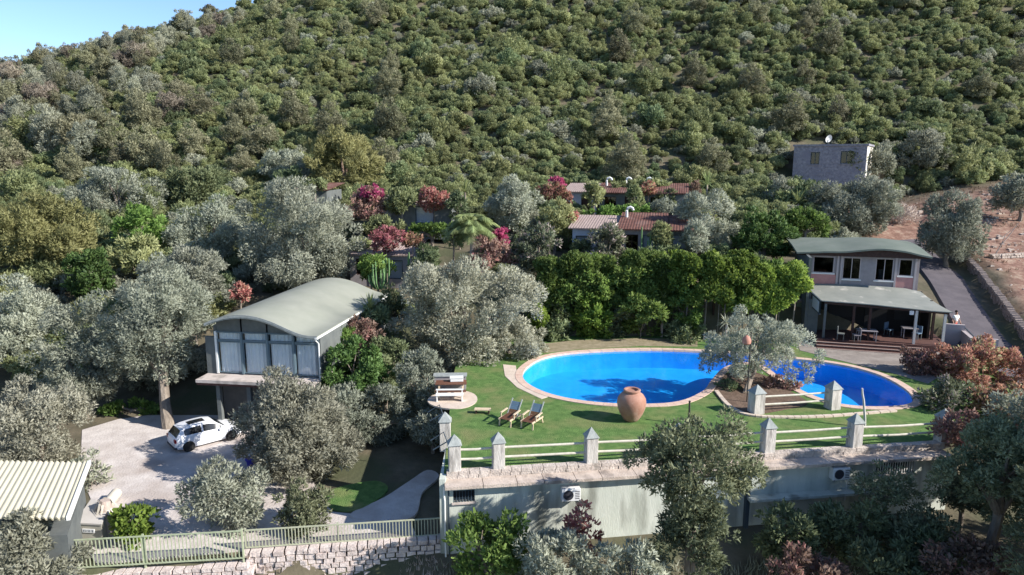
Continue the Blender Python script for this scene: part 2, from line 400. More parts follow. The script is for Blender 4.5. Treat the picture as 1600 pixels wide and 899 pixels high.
# pale path beside the left end of the pool and the kerb round the planted island
pl = [at(x, y, 0)[:2] for x, y in [(786, 570), (789, 588), (808, 606), (846, 624), (858, 620), (820, 600), (808, 586), (806, 572)]]
tag(MB().prism(pl, -.03, .02).build('path', MATS['path_stone']), 'pale stone path along the left end of the pool', None, None, 'structure')
isl = catmull([at(x, y, 0)[:2] for x, y in [(1118, 607), (1122, 622), (1150, 640), (1178, 648), (1230, 640), (1262, 630), (1228, 608), (1194, 587), (1160, 579), (1134, 586)]], 4)
tag(MB().prism(isl, -.02, .03).build('planting_bed', MATS['soil']), 'bare soil bed in the notch of the pool', None, None, 'structure')
ko = bpy.data.objects.new('kerb', None); C.objects.link(ko); tag(ko, 'low pale stone kerb edging the planted island', None, None, 'structure')
kp = catmull([at(x, y, 0)[:2] for x, y in [(1119, 612), (1140, 636), (1172, 650), (1230, 653), (1300, 651), (1400, 643)]], 6, False)
for i in range(0, len(kp)-1):
    a, b = Vector((*kp[i], .03)), Vector((*kp[i+1], .03)); d = (b-a)*.04
    MB().beam(a+d, b-d, .22, .12).build('stone', MATS['path_stone'], ko)
# sandy strip behind the pool
sp_ = [at(x, y, 0)[:2] for x, y in [(850, 552), (905, 546), (1000, 541), (1090, 542), (1090, 530), (1000, 529), (900, 532), (845, 538)]]
tag(MB().prism(sp_, -.03, .012).build('path', mat('strip', (.20, .17, .10), .95, (.30, .25, .17), 2, .6, 9)), 'dry sandy strip behind the pool', None, None, 'structure')
# paved court at the pavilion
ct = [at(x, y, 0)[:2] for x, y in [(1250, 548), (1330, 568), (1400, 585), (1450, 600), (1490, 575), (1500, 545), (1480, 520), (1240, 520)]]
tag(MB().prism(ct, -.03, .016).build('pavement', mat('court', (.20, .17, .15), .9, (.30, .26, .23), 1.2, .4, 9)), 'worn paved court in front of the pavilion', None, None, 'structure')
# driveway: outline follows the sunlit part, its shaded right side stays dark ground
dv = [at(x, y, -2.87)[:2] for x, y in [(128, 672), (185, 655), (262, 645), (380, 645), (440, 672), (470, 720), (500, 770), (520, 800), (640, 812), (650, 836), (560, 846), (390, 858), (240, 872), (150, 880), (120, 840), (150, 800), (125, 740)]]
def sheet(name, poly, dz, material, label):
    z = -2.87
    return tag(MB().prism(poly, z-.1, z+dz).build(name, material), label, None, None, 'structure')
sheet('driveway', dv, .0, MATS['drive'], 'sunlit part of the pale gravel driveway with worn patches')
gp = catmull([at(x, y, -2.85)[:2] for x, y in [(520, 765), (585, 752), (606, 766), (565, 795), (525, 798), (508, 784)]], 4)
pp = catmull([at(x, y, -2.86)[:2] for x, y in [(545, 806), (600, 778), (640, 752), (668, 735), (686, 745), (660, 770), (648, 806), (600, 815)]], 4)
tag(MB().prism(pp, -2.96, -2.84).build('path', MATS['drive']), 'curving pale path to the lower terrace wall', None, None, 'structure')
tag(MB().prism(gp, -2.95, -2.83).build('lawn', MATS['grass']), 'small shaded patch of grass beside the driveway', None, None, 'structure')
# asphalt lane
def lane():
    P = []
    for y in np.linspace(40, 69, 31):
        x = float(road_x(y)); z = float(np.interp(y, [38, 42, 46, 52, 60, 68, 80], [-.6, -.4, .2, 1.5, 3.2, 4.8, 8.8]))+.05
        P.append([(x-2.2, y-.6, z-.6), (x-1.8, y-.5, z), (x, y, z+.03), (x+2.6, y+.5, z), (x+2.7, y+.5, z-.6)])
    return tag(MB().grid(P).build('road', MATS['asphalt'], smooth=True), 'steep grey asphalt lane climbing past the pavilion', None, None, 'structure')
lane()

# ------------------------------------------------------------------ retaining wall with slabs, parapet, grilles
front_dir = (FR_-FL).normalized(); front_len = (FR_-FL).length; WRZ = math.atan2(front_dir.y, front_dir.x)
rw = thing('retaining_wall', 'pale green rendered retaining wall holding up the lawn terrace', 'wall', (FL.x, FL.y, 0), WRZ)
holes = [(.35, 1.25, -1.05, -.52), (19.35, 21.3, -1.05, -.5), (5.2, 5.3, -.9, -.8)]
def wall_holes(x0, x1, z0, z1, holes, y0, y1):
    xs = sorted({x0, x1, *[h for q in holes for h in q[:2]]}); zs = sorted({z0, z1, *[h for q in holes for h in q[2:]]})
    m = MB()
    for i in range(len(xs)-1):
        for j in range(len(zs)-1):
            cx, cz = (xs[i]+xs[i+1])/2, (zs[j]+zs[j+1])/2
            if any(h[0] < cx < h[1] and h[2] < cz < h[3] for h in holes): continue
            m.box(xs[i], xs[i+1], y0, y1, zs[j], zs[j+1])
    return m
def wall_obj(name, m, material, parent):
    me = m.mesh(name, None)
    bm = bmesh.new(); bm.from_mesh(me)
    # drop the doubled inner faces between cells
    seen = {}
    for f in bm.faces:
        c = f.calc_center_median(); seen.setdefault((round(c.x, 3), round(c.y, 3), round(c.z, 3)), []).append(f)
    bmesh.ops.delete(bm, geom=[f for v in seen.values() if len(v) > 1 for f in v], context='FACES')
    bmesh.ops.recalc_face_normals(bm, faces=bm.faces); bm.to_mesh(me); bm.free(); me.materials.append(material)
    return link_mesh(name, me, parent)
wall_obj('wall', wall_holes(0, front_len, -6.2, -.32, holes[:2], .25, .65), MATS['wall_mint'], rw)
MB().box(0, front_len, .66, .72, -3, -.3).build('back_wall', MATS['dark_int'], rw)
x = 0.0; rngw = np.random.default_rng(5)
while x < front_len-.2:                                               # slabs of the ledge
    w = min(rngw.uniform(1.1, 1.7), front_len-x)
    MB().box(x+.012, x+w-.012, -.12, .78, -.31+rngw.uniform(-.008, .008), -.18).build('slab', MATS['slab_stone'], rw); x += w
x = .05
while x < front_len-.2:                                               # parapet blocks behind the ledge
    w = min(rngw.uniform(.38, .62), front_len-x)
    for lay in range(2):
        o = .2*lay
        MB().box(x+.01+o*.3, x+w-.012+o*.3, .62+rngw.uniform(-.02, .02), .98, -.179+lay*.145, -.04+lay*.145+rngw.uniform(-.008, .008)).build('stone', MATS['parapet'], rw)
    x += w
for (a, b, c, d) in holes[:2]:
    g = MB().box(a, b, .30, .335, d-.05, d).box(a, b, .30, .335, c, c+.04).build('grille', MATS['steel_dark'], rw)
    n = int((b-a)/.12)
    for i in range(n+1):
        xx = a+.02+(b-a-.04)*i/n
        MB().box(xx-.015, xx+.015, .27, .295, c, d).build('bar', MATS['trim_white'] if a > 5 else MATS['steel_dark'], g)
    MB().box(a-.06, b+.06, .16, .27, c-.07, c).build('sill', MATS['ledge'], rw)
MB().tube([(-.02, .2, -.3), (-.02, .2, -.75), (.0, .18, -.9), (.0, .18, -4)], .035, 6).build('drain_pipe', MATS['trim_white'], rw)
MB().tube([(.16, .22, -.33), (.16, .2, -4)], .03, 6).build('drain_pipe', MATS['steel_dark'], rw)
# lower strip on the right part of the wall
MB().box(13.2, 20.4, -.25, .25, -1.72, -1.6).build('footing_ledge', MATS['wall_mint'], rw)
MB().box(13.15, 13.32, .05, .249, -4, -.32).build('pier', MATS['steel_dark'], rw)
# left side wall of the terrace, under the lawn edge
sw = thing('terrace_side_wall', 'shaded rendered wall down the left edge of the lawn terrace', 'wall', (FL.x, FL.y, 0))
MB().prism([(.0, .3), (-.25, .3), (-.3, 5), (-.62, 12), (-.62, 20), (-.3, 20), (-.2, 12), (.05, 5)], -4, -.02).build('wall', MATS['wall_mint'], sw)
MB().prism([(-.8, 25), (2.2, 22.3), (34, 22.3), (34, 22.6), (2.2, 22.6), (-.5, 25)], -3, 0).build('rear_wall', MATS['soil'], sw)

# ------------------------------------------------------------------ pillars and rails
def pillar(parent, x, y, rz, h=1.25, w=.5):
    p = MB().box(x-w/2, x+w/2, y-w/2, y+w/2, -.18, h, rz).build('pillar', MATS['pillar_white'], parent, bevel=.018)
    MB().add([(x+(i*math.cos(rz)-j*math.sin(rz))*(w/2+.05), y+(i*math.sin(rz)+j*math.cos(rz))*(w/2+.05), h+.002) for i, j in ((-1, -1), (1, -1), (1, 1), (-1, 1))]+[(x, y, h+.42)],
             [(3, 2, 1, 0), (0, 1, 4), (1, 2, 4), (2, 3, 4), (3, 0, 4)]).build('cap', MATS['cap_zinc'], p)
    return p
fen = thing('terrace_fence', 'white post and rail fence with stone pillars along the front of the lawn', 'fence', (FL.x, FL.y, 0), WRZ)
def s_of(px, py, z): # distance along the front edge of a pixel
    p = at(px, py, z); d = Vector((p.x-FL.x, p.y-FL.y)); return d.dot(front_dir)
PS = [s_of(705, 738, 0)+.15, s_of(780, 738, 0), s_of(928, 733, 0), s_of(1066, 725, 0), s_of(1207, 715, 0), s_of(1342, 705, 0), s_of(1468, 690, 0)]
for s_ in PS: pillar(fen, s_, .95, R(2))
for i in range(len(PS)-1):
    for zz in (.95, .52):
        MB().tube([(PS[i]+.24, .97, zz+.02*math.sin(i*3)), ((PS[i]+PS[i+1])/2, .95+.03*math.sin(i*2.), zz-.015), (PS[i+1]-.24, .97, zz+.02*math.sin(i*5))], .052, 7).build('rail', MATS['rail_white'], fen, smooth=True)
# second pillar at the left corner with its bent iron brackets
f2 = thing('corner_pillar', 'white stone pillar with zinc cap at the left lawn edge behind the fence corner', 'pillar', (at(697, 708, 0).x-.1, at(697, 700, 0).y+.2, 0))
pillar(f2, 0, 0, R(4))
for k, (px, py) in enumerate([(690, 655), (697, 700)]):
    p = at(px, py, .1); br = thing('iron_bracket', ['black bent iron bracket on the lawn edge nearest the round patio', 'black bent iron bracket below the corner pillar cap'][k], 'bracket', (p.x-.35, p.y, .0), 0, None)
    MB().tube([(-.35, 0, .45), (.25, 0, .85), (.55, 0, -.05)], .03, 5).tube([(-.25, 0, .0), (.38, 0, .38)], .03, 5).build('bar', MATS['steel_dark'], br)
pa, pb = at(1181, 645, 0), at(1300, 638, 0)
f3 = thing('pool_fence', 'short white rail fence between two stone pillars at the planted island', 'fence', (pa.x, pa.y, 0), math.atan2(pb.y-pa.y, pb.x-pa.x))
ln = (Vector(pb)-Vector(pa)).length
pillar(f3, 0, 0, R(6), 1.12, .62); pillar(f3, ln, 0, R(6), 1.12, .6)
for zz in (.85, .42): MB().tube([(.3, 0, zz), (ln/2, .02, zz-.01), (ln-.3, 0, zz+.03)], .052, 7).build('rail', MATS['rail_white'], f3, smooth=True)

# ------------------------------------------------------------------ window helper
def window(parent, x0, x1, z0, z1, y, fm, gm, fw=.06, bars=(), backing=None, dep=.08):
    m = MB().box(x0, x0+fw, y-.02, y+dep, z0, z1).box(x1-fw, x1, y-.02, y+dep, z0, z1).box(x0+fw, x1-fw, y-.02, y+dep, z1-fw, z1).box(x0+fw, x1-fw, y-.02, y+dep, z0, z0+fw)
    for t in bars: m.box(x0+(x1-x0)*t-fw*.4, x0+(x1-x0)*t+fw*.4, y-.018, y+dep*.9, z0+fw, z1-fw)
    o = m.build('window', fm, parent)
    MB().box(x0+fw, x1-fw, y+.02, y+.03, z0+fw, z1-fw).build('pane', gm, o)
    if backing: MB().box(x0, x1, y+dep+.12, y+dep+.14, z0, z1).build('blind', backing, o)
    return o

# ------------------------------------------------------------------ hall with the wave roof
hp = at(495, 526, 3.2)
HA = R(8)
hall = thing('event_hall', 'hall with pale wave shaped roof and tall curtained windows above a dark garage', 'building', (hp.x, hp.y, 0), -HA)
HW, HD = 7.9, 13.2
prof = [(-7.9, 3.72), (-7.3, 3.93), (-6.5, 4.13), (-5.6, 4.25), (-4.7, 4.25), (-3.8, 4.12), (-2.9, 3.87), (-2.1, 3.58), (-1.4, 3.34), (-.9, 3.23), (-.45, 3.19), (0, 3.19)]
prof = [(x*.86, z) for x, z in prof]; prof = catmull(prof, 3, False)
m = MB(); m.grid([[(x, y, z) for x, z in prof] for y in (0, HD/3, 2*HD/3, HD)]); m.grid([[(x, y, z-.13) for x, z in prof] for y in (0, HD)])
n = len(prof)
for y in (0, HD): m.grid([[(x, y, z) for x, z in prof], [(x, y, z-.13) for x, z in prof]])
for k in (0, n-1): m.grid([[(prof[k][0], 0, prof[k][1]), (prof[k][0], HD, prof[k][1])], [(prof[k][0], 0, prof[k][1]-.13), (prof[k][0], HD, prof[k][1]-.13)]])
m.build('roof', MATS['hall_roof'], hall, smooth=True)
m = MB(); m.grid([[(x, -.045, z+.02) for x, z in prof], [(x, -.045, z-.11) for x, z in prof]]); m.grid([[(x, -.004, z+.03) for x, z in prof], [(x, -.004, z-.17) for x, z in prof]])
m.grid([[(x, -.045, z+.03) for x, z in prof], [(x, -.004, z+.03) for x, z in prof]]); m.grid([[(x, -.045, z-.17) for x, z in prof], [(x, -.004, z-.17) for x, z in prof]])
m.build('fascia', MATS['cap_zinc'], hall, smooth=True)
FLR = .55; WY = .75
bays = [-6.6, -5.0, -3.4, -1.8, -.28]
def roofz(x): return float(np.interp(x, [p[0] for p in prof], [p[1] for p in prof]))-.16
for i in range(4):
    a, b = bays[i], bays[i+1]
    window(hall, a+.05, b-.05, FLR+.05, 2.5, WY, MATS['steel_blue'], MATS['glass'], .05)
    # transom light with its curved top
    xs = np.linspace(a+.05, b-.05, 6)
    o = MB().box(a+.05, b-.05, WY-.03, WY+.07, 2.52, 2.62).box(a+.05, b-.05, WY-.03, WY+.07, 3.02, 3.09).build('window', MATS['steel_blue'], hall)
    MB().box(a+.06, b-.06, WY+.02, WY+.03, 2.62, 3.02).build('pane', MATS['glass'], o)
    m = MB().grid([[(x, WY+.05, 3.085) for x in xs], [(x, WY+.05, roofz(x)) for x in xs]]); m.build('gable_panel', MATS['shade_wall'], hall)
    # pleated curtain behind
    cx = np.linspace(a+.08, b-.08, 60)
    cg = [[(x, WY+.17+.05*math.sin(x*19+i)+.02*math.sin(x*47), z) for x in cx] for z in (FLR+.05, 3.0)]
    MB().grid(cg).build('curtain', MATS['curtain'], hall, smooth=True)
for xm in bays: MB().box(xm-.06, xm+.06, WY-.07, WY+.1, FLR, min(3.1, roofz(xm))).build('mullion', MATS['steel_blue'] if xm > -6.5 else MATS['trim_white'], hall)
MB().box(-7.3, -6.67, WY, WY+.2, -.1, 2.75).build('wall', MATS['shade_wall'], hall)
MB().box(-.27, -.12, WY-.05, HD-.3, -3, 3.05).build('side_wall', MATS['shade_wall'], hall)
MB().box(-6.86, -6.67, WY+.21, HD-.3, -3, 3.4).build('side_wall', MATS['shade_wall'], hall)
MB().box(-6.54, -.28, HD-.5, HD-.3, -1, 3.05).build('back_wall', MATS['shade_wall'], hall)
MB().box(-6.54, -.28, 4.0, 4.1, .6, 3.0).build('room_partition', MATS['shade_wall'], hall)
MB().box(-7.3, -.1, -.5, HD-.6, .32, .5).build('floor_slab', MATS['ledge'], hall)
MB().box(-7.3, -.1, -.42, -.3, .16, .318).build('slab_edge', MATS['deck_red'], hall)
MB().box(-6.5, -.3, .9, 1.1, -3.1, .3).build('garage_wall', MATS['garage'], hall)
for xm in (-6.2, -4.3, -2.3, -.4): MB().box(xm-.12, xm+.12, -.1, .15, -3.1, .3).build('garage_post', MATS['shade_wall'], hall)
MB().tube([(-.35, .02, 3.1), (-.35, .3, 3.0), (-.2, .62, 2.6), (-.2, .62, -2.8)], .045, 6).build('drain_pipe', MATS['trim_white'], hall)
MB().box(-.12, .02, -.05, HD, 3.02, 3.14).build('gutter', MATS['trim_white'], hall)

# ------------------------------------------------------------------ pavilion building with shade roof and upper room
bp_ = at(1287, 470, 3.15); BA = R(16)
pav = thing('pavilion', 'two storey pavilion with green wavy roof above a shaded open terrace bar', 'building', (bp_.x, bp_.y, 0), -BA)
FZ = .42
# shade roof: slanting sheet with uneven front edge
fe = [(-.1, 0, 3.15), (1.5, -.05, 3.12), (3.2, -.12, 3.08), (5, -.2, 2.98), (6.8, -.3, 2.88), (8.05, -.35, 2.86)]
be = [(-1.05, 3.6, 3.72), (.8, 3.6, 3.8), (2.6, 3.6, 3.82), (4.4, 3.6, 3.78), (6.0, 3.6, 3.72), (7.0, 3.4, 3.55)]
def lerp(a, b, t): return tuple(a[i]*(1-t)+b[i]*t for i in range(3))
P = [[(lambda q: (q[0], q[1], q[2]-.10*math.sin(math.pi*t)))(lerp(fe[j], be[j], t)) for j in range(6)] for t in np.linspace(0, 1, 6)]
m = MB().grid(P).grid([[(x, y, z-.06) for x, y, z in r] for r in P])
m.grid([P[0], [(x, y, z-.06) for x, y, z in P[0]]]); m.grid([P[-1], [(x, y, z-.06) for x, y, z in P[-1]]])
m.grid([[r[0] for r in P], [(r[0][0], r[0][1], r[0][2]-.06) for r in P]]); m.grid([[r[-1] for r in P], [(r[-1][0], r[-1][1], r[-1][2]-.06) for r in P]])
m.build('awning_roof', MATS['awning'], pav, smooth=True)
MB().beam((.1, .15, 2.98), (7.9, -.15, 2.72), .1, .14).build('beam', MATS['dark_wood'], pav)
for x_, y_, h_, mt in [(.2, .2, 2.95, 'shade_wall'), (2.05, .1, 2.9, 'dark_wood'), (3.1, .1, 2.88, 'dark_wood'), (5.95, -.05, 2.8, 'pole_pale'), (7.7, -.1, 2.72, 'pole_pale'), (7.5, 1.6, 2.9, 'dark_wood')]:
    MB().box(x_-.08, x_+.08, y_-.08, y_+.08, FZ, h_).build('post', MATS[mt], pav)
MB().box(-.3, 8.2, -.3, 9, -.6, FZ).build('floor', MATS['deck_red'], pav)
for k in range(3): MB().box(-.4, 6.5, -.35-.42*(k+1), -.352-.42*k, -.3, FZ-.13*(k+1)).build('step', MATS['deck_red'], pav); 
for k in range(3): MB().box(-.4, 6.5, -.36-.42*(k+1), -.30-.42*(k+1), FZ-.13*(k+1)+.001, FZ-.13*(k+1)+.03).build('step_edge', MATS['step_pale'], pav)
MB().box(-1.0, 7.2, 3.7, 3.9, -1, 3.5).build('wall', mat('bar_wall', (.022, .02, .02), .9), pav)  # near-black colour imitates the deep shade inside the bar
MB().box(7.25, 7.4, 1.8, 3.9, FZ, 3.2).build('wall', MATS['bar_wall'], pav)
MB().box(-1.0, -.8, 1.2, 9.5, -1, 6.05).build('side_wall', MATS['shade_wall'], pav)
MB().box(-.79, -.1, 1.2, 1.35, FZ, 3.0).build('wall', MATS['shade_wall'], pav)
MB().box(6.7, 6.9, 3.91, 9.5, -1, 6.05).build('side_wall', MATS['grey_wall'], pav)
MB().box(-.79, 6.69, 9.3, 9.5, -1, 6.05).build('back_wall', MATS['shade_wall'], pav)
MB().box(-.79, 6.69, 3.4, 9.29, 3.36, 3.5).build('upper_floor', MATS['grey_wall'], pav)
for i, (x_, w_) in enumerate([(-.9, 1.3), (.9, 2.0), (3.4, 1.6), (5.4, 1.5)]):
    MB().box(x_+.1, x_+w_, 3.66, 3.69, FZ+(.0 if i == 2 else .9), 2.7).build('opening_shade', MATS['dark_int'], pav)  # flat dark panels on the wall, painted shade of openings
# upper room front
UH = [(-.35, 1.12, 4.6, 5.85), (1.72, 2.95, 4.2, 5.85), (4.25, 5.1, 4.35, 5.85), (5.5, 6.4, 4.6, 5.85)]
UH[2] = (3.95, 5.15, 4.2, 5.85)
wall_obj('upper_wall', wall_holes(-.79, 6.69, 3.5, 6.05, UH, 3.75, 3.95), MATS['grey_wall'], pav)
for (a, b) in ((-.75, 1.35), (5.32, 6.65)):
    MB().box(a, b, 3.70, 3.748, 3.56, 4.5).build('pink_panel', MATS['pink_wall'], pav)
for i, (a, b, c, d) in enumerate(UH):
    window(pav, a, b, c, d, 3.76, MATS['frame_pale'], MATS['glass_dark'], .06, bars=(.5,) if i in (1, 2) else ())
    MB().box(a-.08, b+.08, 3.66, 3.745, c-.09, c).build('sill', MATS['trim_white'], pav)
for xm in (-.75, 1.36, 1.62, 5.3, 6.6): MB().box(xm-.07, xm+.07, 3.66, 3.752, 3.55, 6.0).build('pilaster', MATS['frame_pale'], pav)
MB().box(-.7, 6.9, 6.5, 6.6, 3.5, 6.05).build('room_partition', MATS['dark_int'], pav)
MB().box(4.3, 4.65, 4.3, 4.5, 4.2, 4.95).build('towel', MATS['shirt'], pav)
rp = [(-1.9, 5.86), (-1.1, 5.92), (.2, 6.0), (1.6, 6.04), (3.0, 6.22), (4.2, 6.32), (5.6, 6.2), (6.6, 5.98), (7.4, 5.83)]
rp = catmull(rp, 3, False)
def upz(x, y):
    t = (y-3.0)/6.6
    zc = float(np.interp(x, [p[0] for p in rp], [p[1] for p in rp]))
    return 6.2+(zc-5.86)*(1-.55*t)+.42*math.sin(math.pi*min(1, max(0, t))*.62)
P = [[(x+(0.0 if x > 0 else .25*(1-(y-3)/6.6)), y, upz(x, y)) for x, z in rp] for y in np.linspace(2.95, 9.9, 8)]
m = MB().grid(P).grid([[(x, y, z-.12) for x, y, z in r] for r in P])
for r in (P[0], P[-1]): m.grid([r, [(x, y, z-.12) for x, y, z in r]])
for k in (0, -1): m.grid([[r[k] for r in P], [(r[k][0], r[k][1], r[k][2]-.12) for r in P]])
m.build('roof', MATS['green_roof'], pav, smooth=True)
m = MB(); m.grid([[(x, 3.2, z-.1) for x, y, z in P[0]], [(x, 3.2, 5.98) for x, y, z in P[0]]]); m.build('eave_board', MATS['dark_wood'], pav)
# sign on the left end of the shade roof: dark frame, white panels and a dark upright figure
sg = thing('hanging_sign', 'white two panel sign with dark upright mark hanging at the shade roof corner', 'sign', (bp_.x, bp_.y, 0), -BA)
a, b = Vector((-.85, 2.6, 3.62)), Vector((-.12, .0, 3.10))
def quad(m, p, q, h0, h1, off):
    n_ = Vector((-.95, -.25, 0))*off
    m.add([Vector(p)+n_+Vector((0, 0, -h1)), Vector(q)+n_+Vector((0, 0, -h1)), Vector(q)+n_+Vector((0, 0, -h0)), Vector(p)+n_+Vector((0, 0, -h0))], [(0, 1, 2, 3)]); return m
m = MB(); quad(m, a, b, 0, .95, .02); quad(m, a, b, 0, .95, .08)
m.beam(a+Vector((-.05, 0, .02)), b+Vector((-.05, 0, .02)), .1, .07); m.beam(a+Vector((-.05, 0, -.95)), b+Vector((-.05, 0, -.95)), .1, .07)
m.build('frame', MATS['steel_dark'], sg)
for t0, t1 in ((.04, .42), (.52, .95)): quad(MB(), a.lerp(b, t0), a.lerp(b, t1), .08, .88, .1).build('panel', MATS['sign_white'], sg)
quad(MB(), a.lerp(b, .43), a.lerp(b, .51), .28, .92, .105).build('figure_mark', MATS['steel_dark'], sg)
# bar furniture, white and pale pieces coloured dark to imitate the shade
def table(px, py, z, label, w=1.3, d=.8):
    p = at(px, py, z); t = thing('table', label, 'table', p, -BA)
    MB().box(-w/2, w/2, -d/2, d/2, .72, .77).build('table_top', MATS['grey_wall'], t)
    for i in (-1, 1):
        for j in (-1, 1): MB().box(i*(w/2-.08)-.03, i*(w/2-.08)+.03, j*(d/2-.08)-.03, j*(d/2-.08)+.03, 0, .72).build('leg', MATS['grey_wall'], t)
    return t
table(1353, 532, FZ, 'pale bar table standing behind the front posts of the shade roof')
table(1420, 528, FZ, 'bar table in deep shade near the right posts', 1.0)
def chair(px, py, z, label, rz, cloth):
    t = thing('chair', label, 'chair', at(px, py, z), rz)
    MB().box(-.23, .23, -.23, .23, .42, .48).build('seat', MATS[cloth], t); MB().box(-.23, .23, .19, .24, .48, .95).build('backrest', MATS[cloth], t)
    for i in (-.2, .2):
        for j in (-.2, .2): MB().box(i-.02, i+.02, j-.02, j+.02, 0, .42).build('leg', MATS['shade_wall'], t)
chair(1313, 531, FZ, 'white chair left of the bar table in the shade', R(60), 'shade_wall')
chair(1338, 533, FZ, 'white chair tucked against the left end of the bar table', R(-100), 'grey_wall')
chair(1388, 524, FZ, 'blue chair in the dark bar beside the second table', R(30), 'cloth_blue')
chair(1432, 530, FZ, 'blue chair in the bar by the right hand posts', R(-60), 'cloth_blue')
# flood light box under the edge
fl_ = thing('flood_light', 'small white flood light box under the shade roof edge', 'light', (bp_.x, bp_.y, 0), -BA)
MB().box(5.5, 5.75, -.2, -.05, 2.5, 2.78).build('housing', MATS['ac_white'], fl_); MB().beam((5.62, -.1, 2.78), (5.62, -.1, 2.92), .04).build('bracket', MATS['steel_dark'], fl_)

# small tiled changing rooms left of the pavilion
cp_ = at(1178, 517, .1)
chg = thing('changing_room', 'low green walled changing rooms with pale tiled lean-to roof beside the pavilion', 'building', (cp_.x, cp_.y+.6, 0), -BA*.5)
wall_obj('wall', wall_holes(0, 4.2, 0, 2.35, [(.75, 1.6, 0, 2.0), (2.3, 3.1, 0, 2.0)], 0, .18), mat('green_wall', (.15, .18, .14), .9, (.2, .23, .18), 2), chg)
for a in (.75, 2.3): MB().box(a+.02, a+.82, .2, .25, 0, 2.0).build('door', MATS['dark_wood'], chg)
MB().box(1.85, 2.1, -.05, -.002, 0, 2.2).build('pier', MATS['pillar_white'], chg)
MB().box(0, 4.2, 2, 2.2, 0, 2.6).build('back_wall', MATS['shade_wall'], chg)
def tile_roof(name, w, d, z0, z1, over, parent, material, step=.24, x0=0, y0=0):
    xs = np.arange(-over, w+over+.01, step/6); P = []
    for k, t in enumerate(np.linspace(0, 1, 7)):
        for e in (0, .035):
            if k == 6 and e: break
            P.append([(x0+x, y0-over+t*(d+2*over)+ (0 if not e else .0), z0+(z1-z0)*t+.035*abs(math.sin(math.pi*x/step))-e) for x in xs])
    P.append([(x, y, z-.1) for x, y, z in P[-1]]); P.insert(0, [(x, y, z-.1) for x, y, z in P[0]])
    return MB().grid(P).build(name, material, parent)
tile_roof('roof', 4.2, 2.2, 2.42, 2.85, .25, chg, MATS['tile_pale'])

# ------------------------------------------------------------------ stone house on the hill foot
hs_c = atY(1246, 300, 92); 
sh = thing('stone_house', 'square flat roofed stone house with dark windows at the foot of the hill', 'house', (hs_c.x-.6, 92.6, 0), -R(32))
gz = 6.5; top = atY(1240, 229, 92).z
swid = 8.7
z2a, z2b = atY(1270, 257, 92).z, atY(1270, 238, 92).z
z1a, z1b = atY(1268, 299, 92).z, atY(1268, 281, 92).z
HH = [(2.1, 3.2, z2a, z2b), (5.7, 7.1, z2a+.1, z2b+.1), (1.9, 3.0, z1a, z1b)]
wall_obj('wall', wall_holes(0, swid, gz, top, HH, 0, .4), MATS['stone_wall'], sh)
MB().box(swid-.4, swid, .401, 8, gz, top).build('side_wall', MATS['lime_and_sunlit_white'], sh)  # same house, coloured white to look sunlit
MB().box(0, .4, .401, 8, gz, top).build('side_wall', MATS['stone_wall'], sh)
MB().box(.401, swid-.401, 7.6, 8, gz, top).build('back_wall', MATS['stone_wall'], sh)
MB().box(-.15, swid+.15, -.15, 8.15, top, top+.25).build('roof', MATS['stone_wall'], sh)
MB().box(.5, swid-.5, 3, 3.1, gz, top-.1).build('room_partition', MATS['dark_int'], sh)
for k, (a, b, c, d) in enumerate(HH):
    window(sh, a, b, c, d, .14, MATS['steel_dark'], MATS['glass_dark'], .09, bars=(.5,), backing=MATS['cloth_navy'])
    MB().box(a-.15, b+.15, -.1, -.002, c-.14, c).build('sill', MATS['stone_wall'], sh); MB().box(a-.15, b+.15, -.06, -.002, d, d+.2).build('lintel', MATS['stone_wall'], sh)
rg = np.random.default_rng(3)
for k in range(40):   # rough quoins and stones standing out of the wall
    x_ = rg.choice([.0, swid-.55]) if k < 16 else rg.uniform(.2, swid-1.2); z_ = rg.uniform(gz+3, top-.5)
    if any(a-.7 < x_ < b+.2 and c-.5 < z_ < d+.3 for a, b, c, d in HH): continue
    MB().box(x_+.02, x_+rg.uniform(.35, .53), -.035, -.003, z_, z_+rg.uniform(.2, .3)).build('stone', MATS['stone_wall'], sh)
ds = thing('satellite_dish', 'white satellite dish on the flat roof of the stone house', 'dish', sh.matrix_world @ Vector((0, 0, 0)))
dp = Matrix.Rotation(-R(32), 4, 'Z') @ Vector((3.9, 1.2, 0)); ds.location = (hs_c.x-.6+dp.x, 92.6+dp.y, top+.25)
MB().tube([(0, 0, 0), (0, 0, .6)], .04, 6).build('mast', MATS['steel_dark'], ds)
md = MB().lathe([(.01, .16), (.25, .13), (.42, .05), (.5, -.03), (.5, -.06), (.4, .01), (.01, .1)], 16).mesh('dish_bowl', MATS['trim_white'], True)
do = link_mesh('dish_bowl', md, ds, (0, -.1, .75)); do.rotation_euler = (R(-70), 0, R(20)); do.scale = (1, 1, 1)
MB().beam((0, -.1, .75), (-.1, -.55, .6), .03).build('feed_arm', MATS['trim_white'], ds)

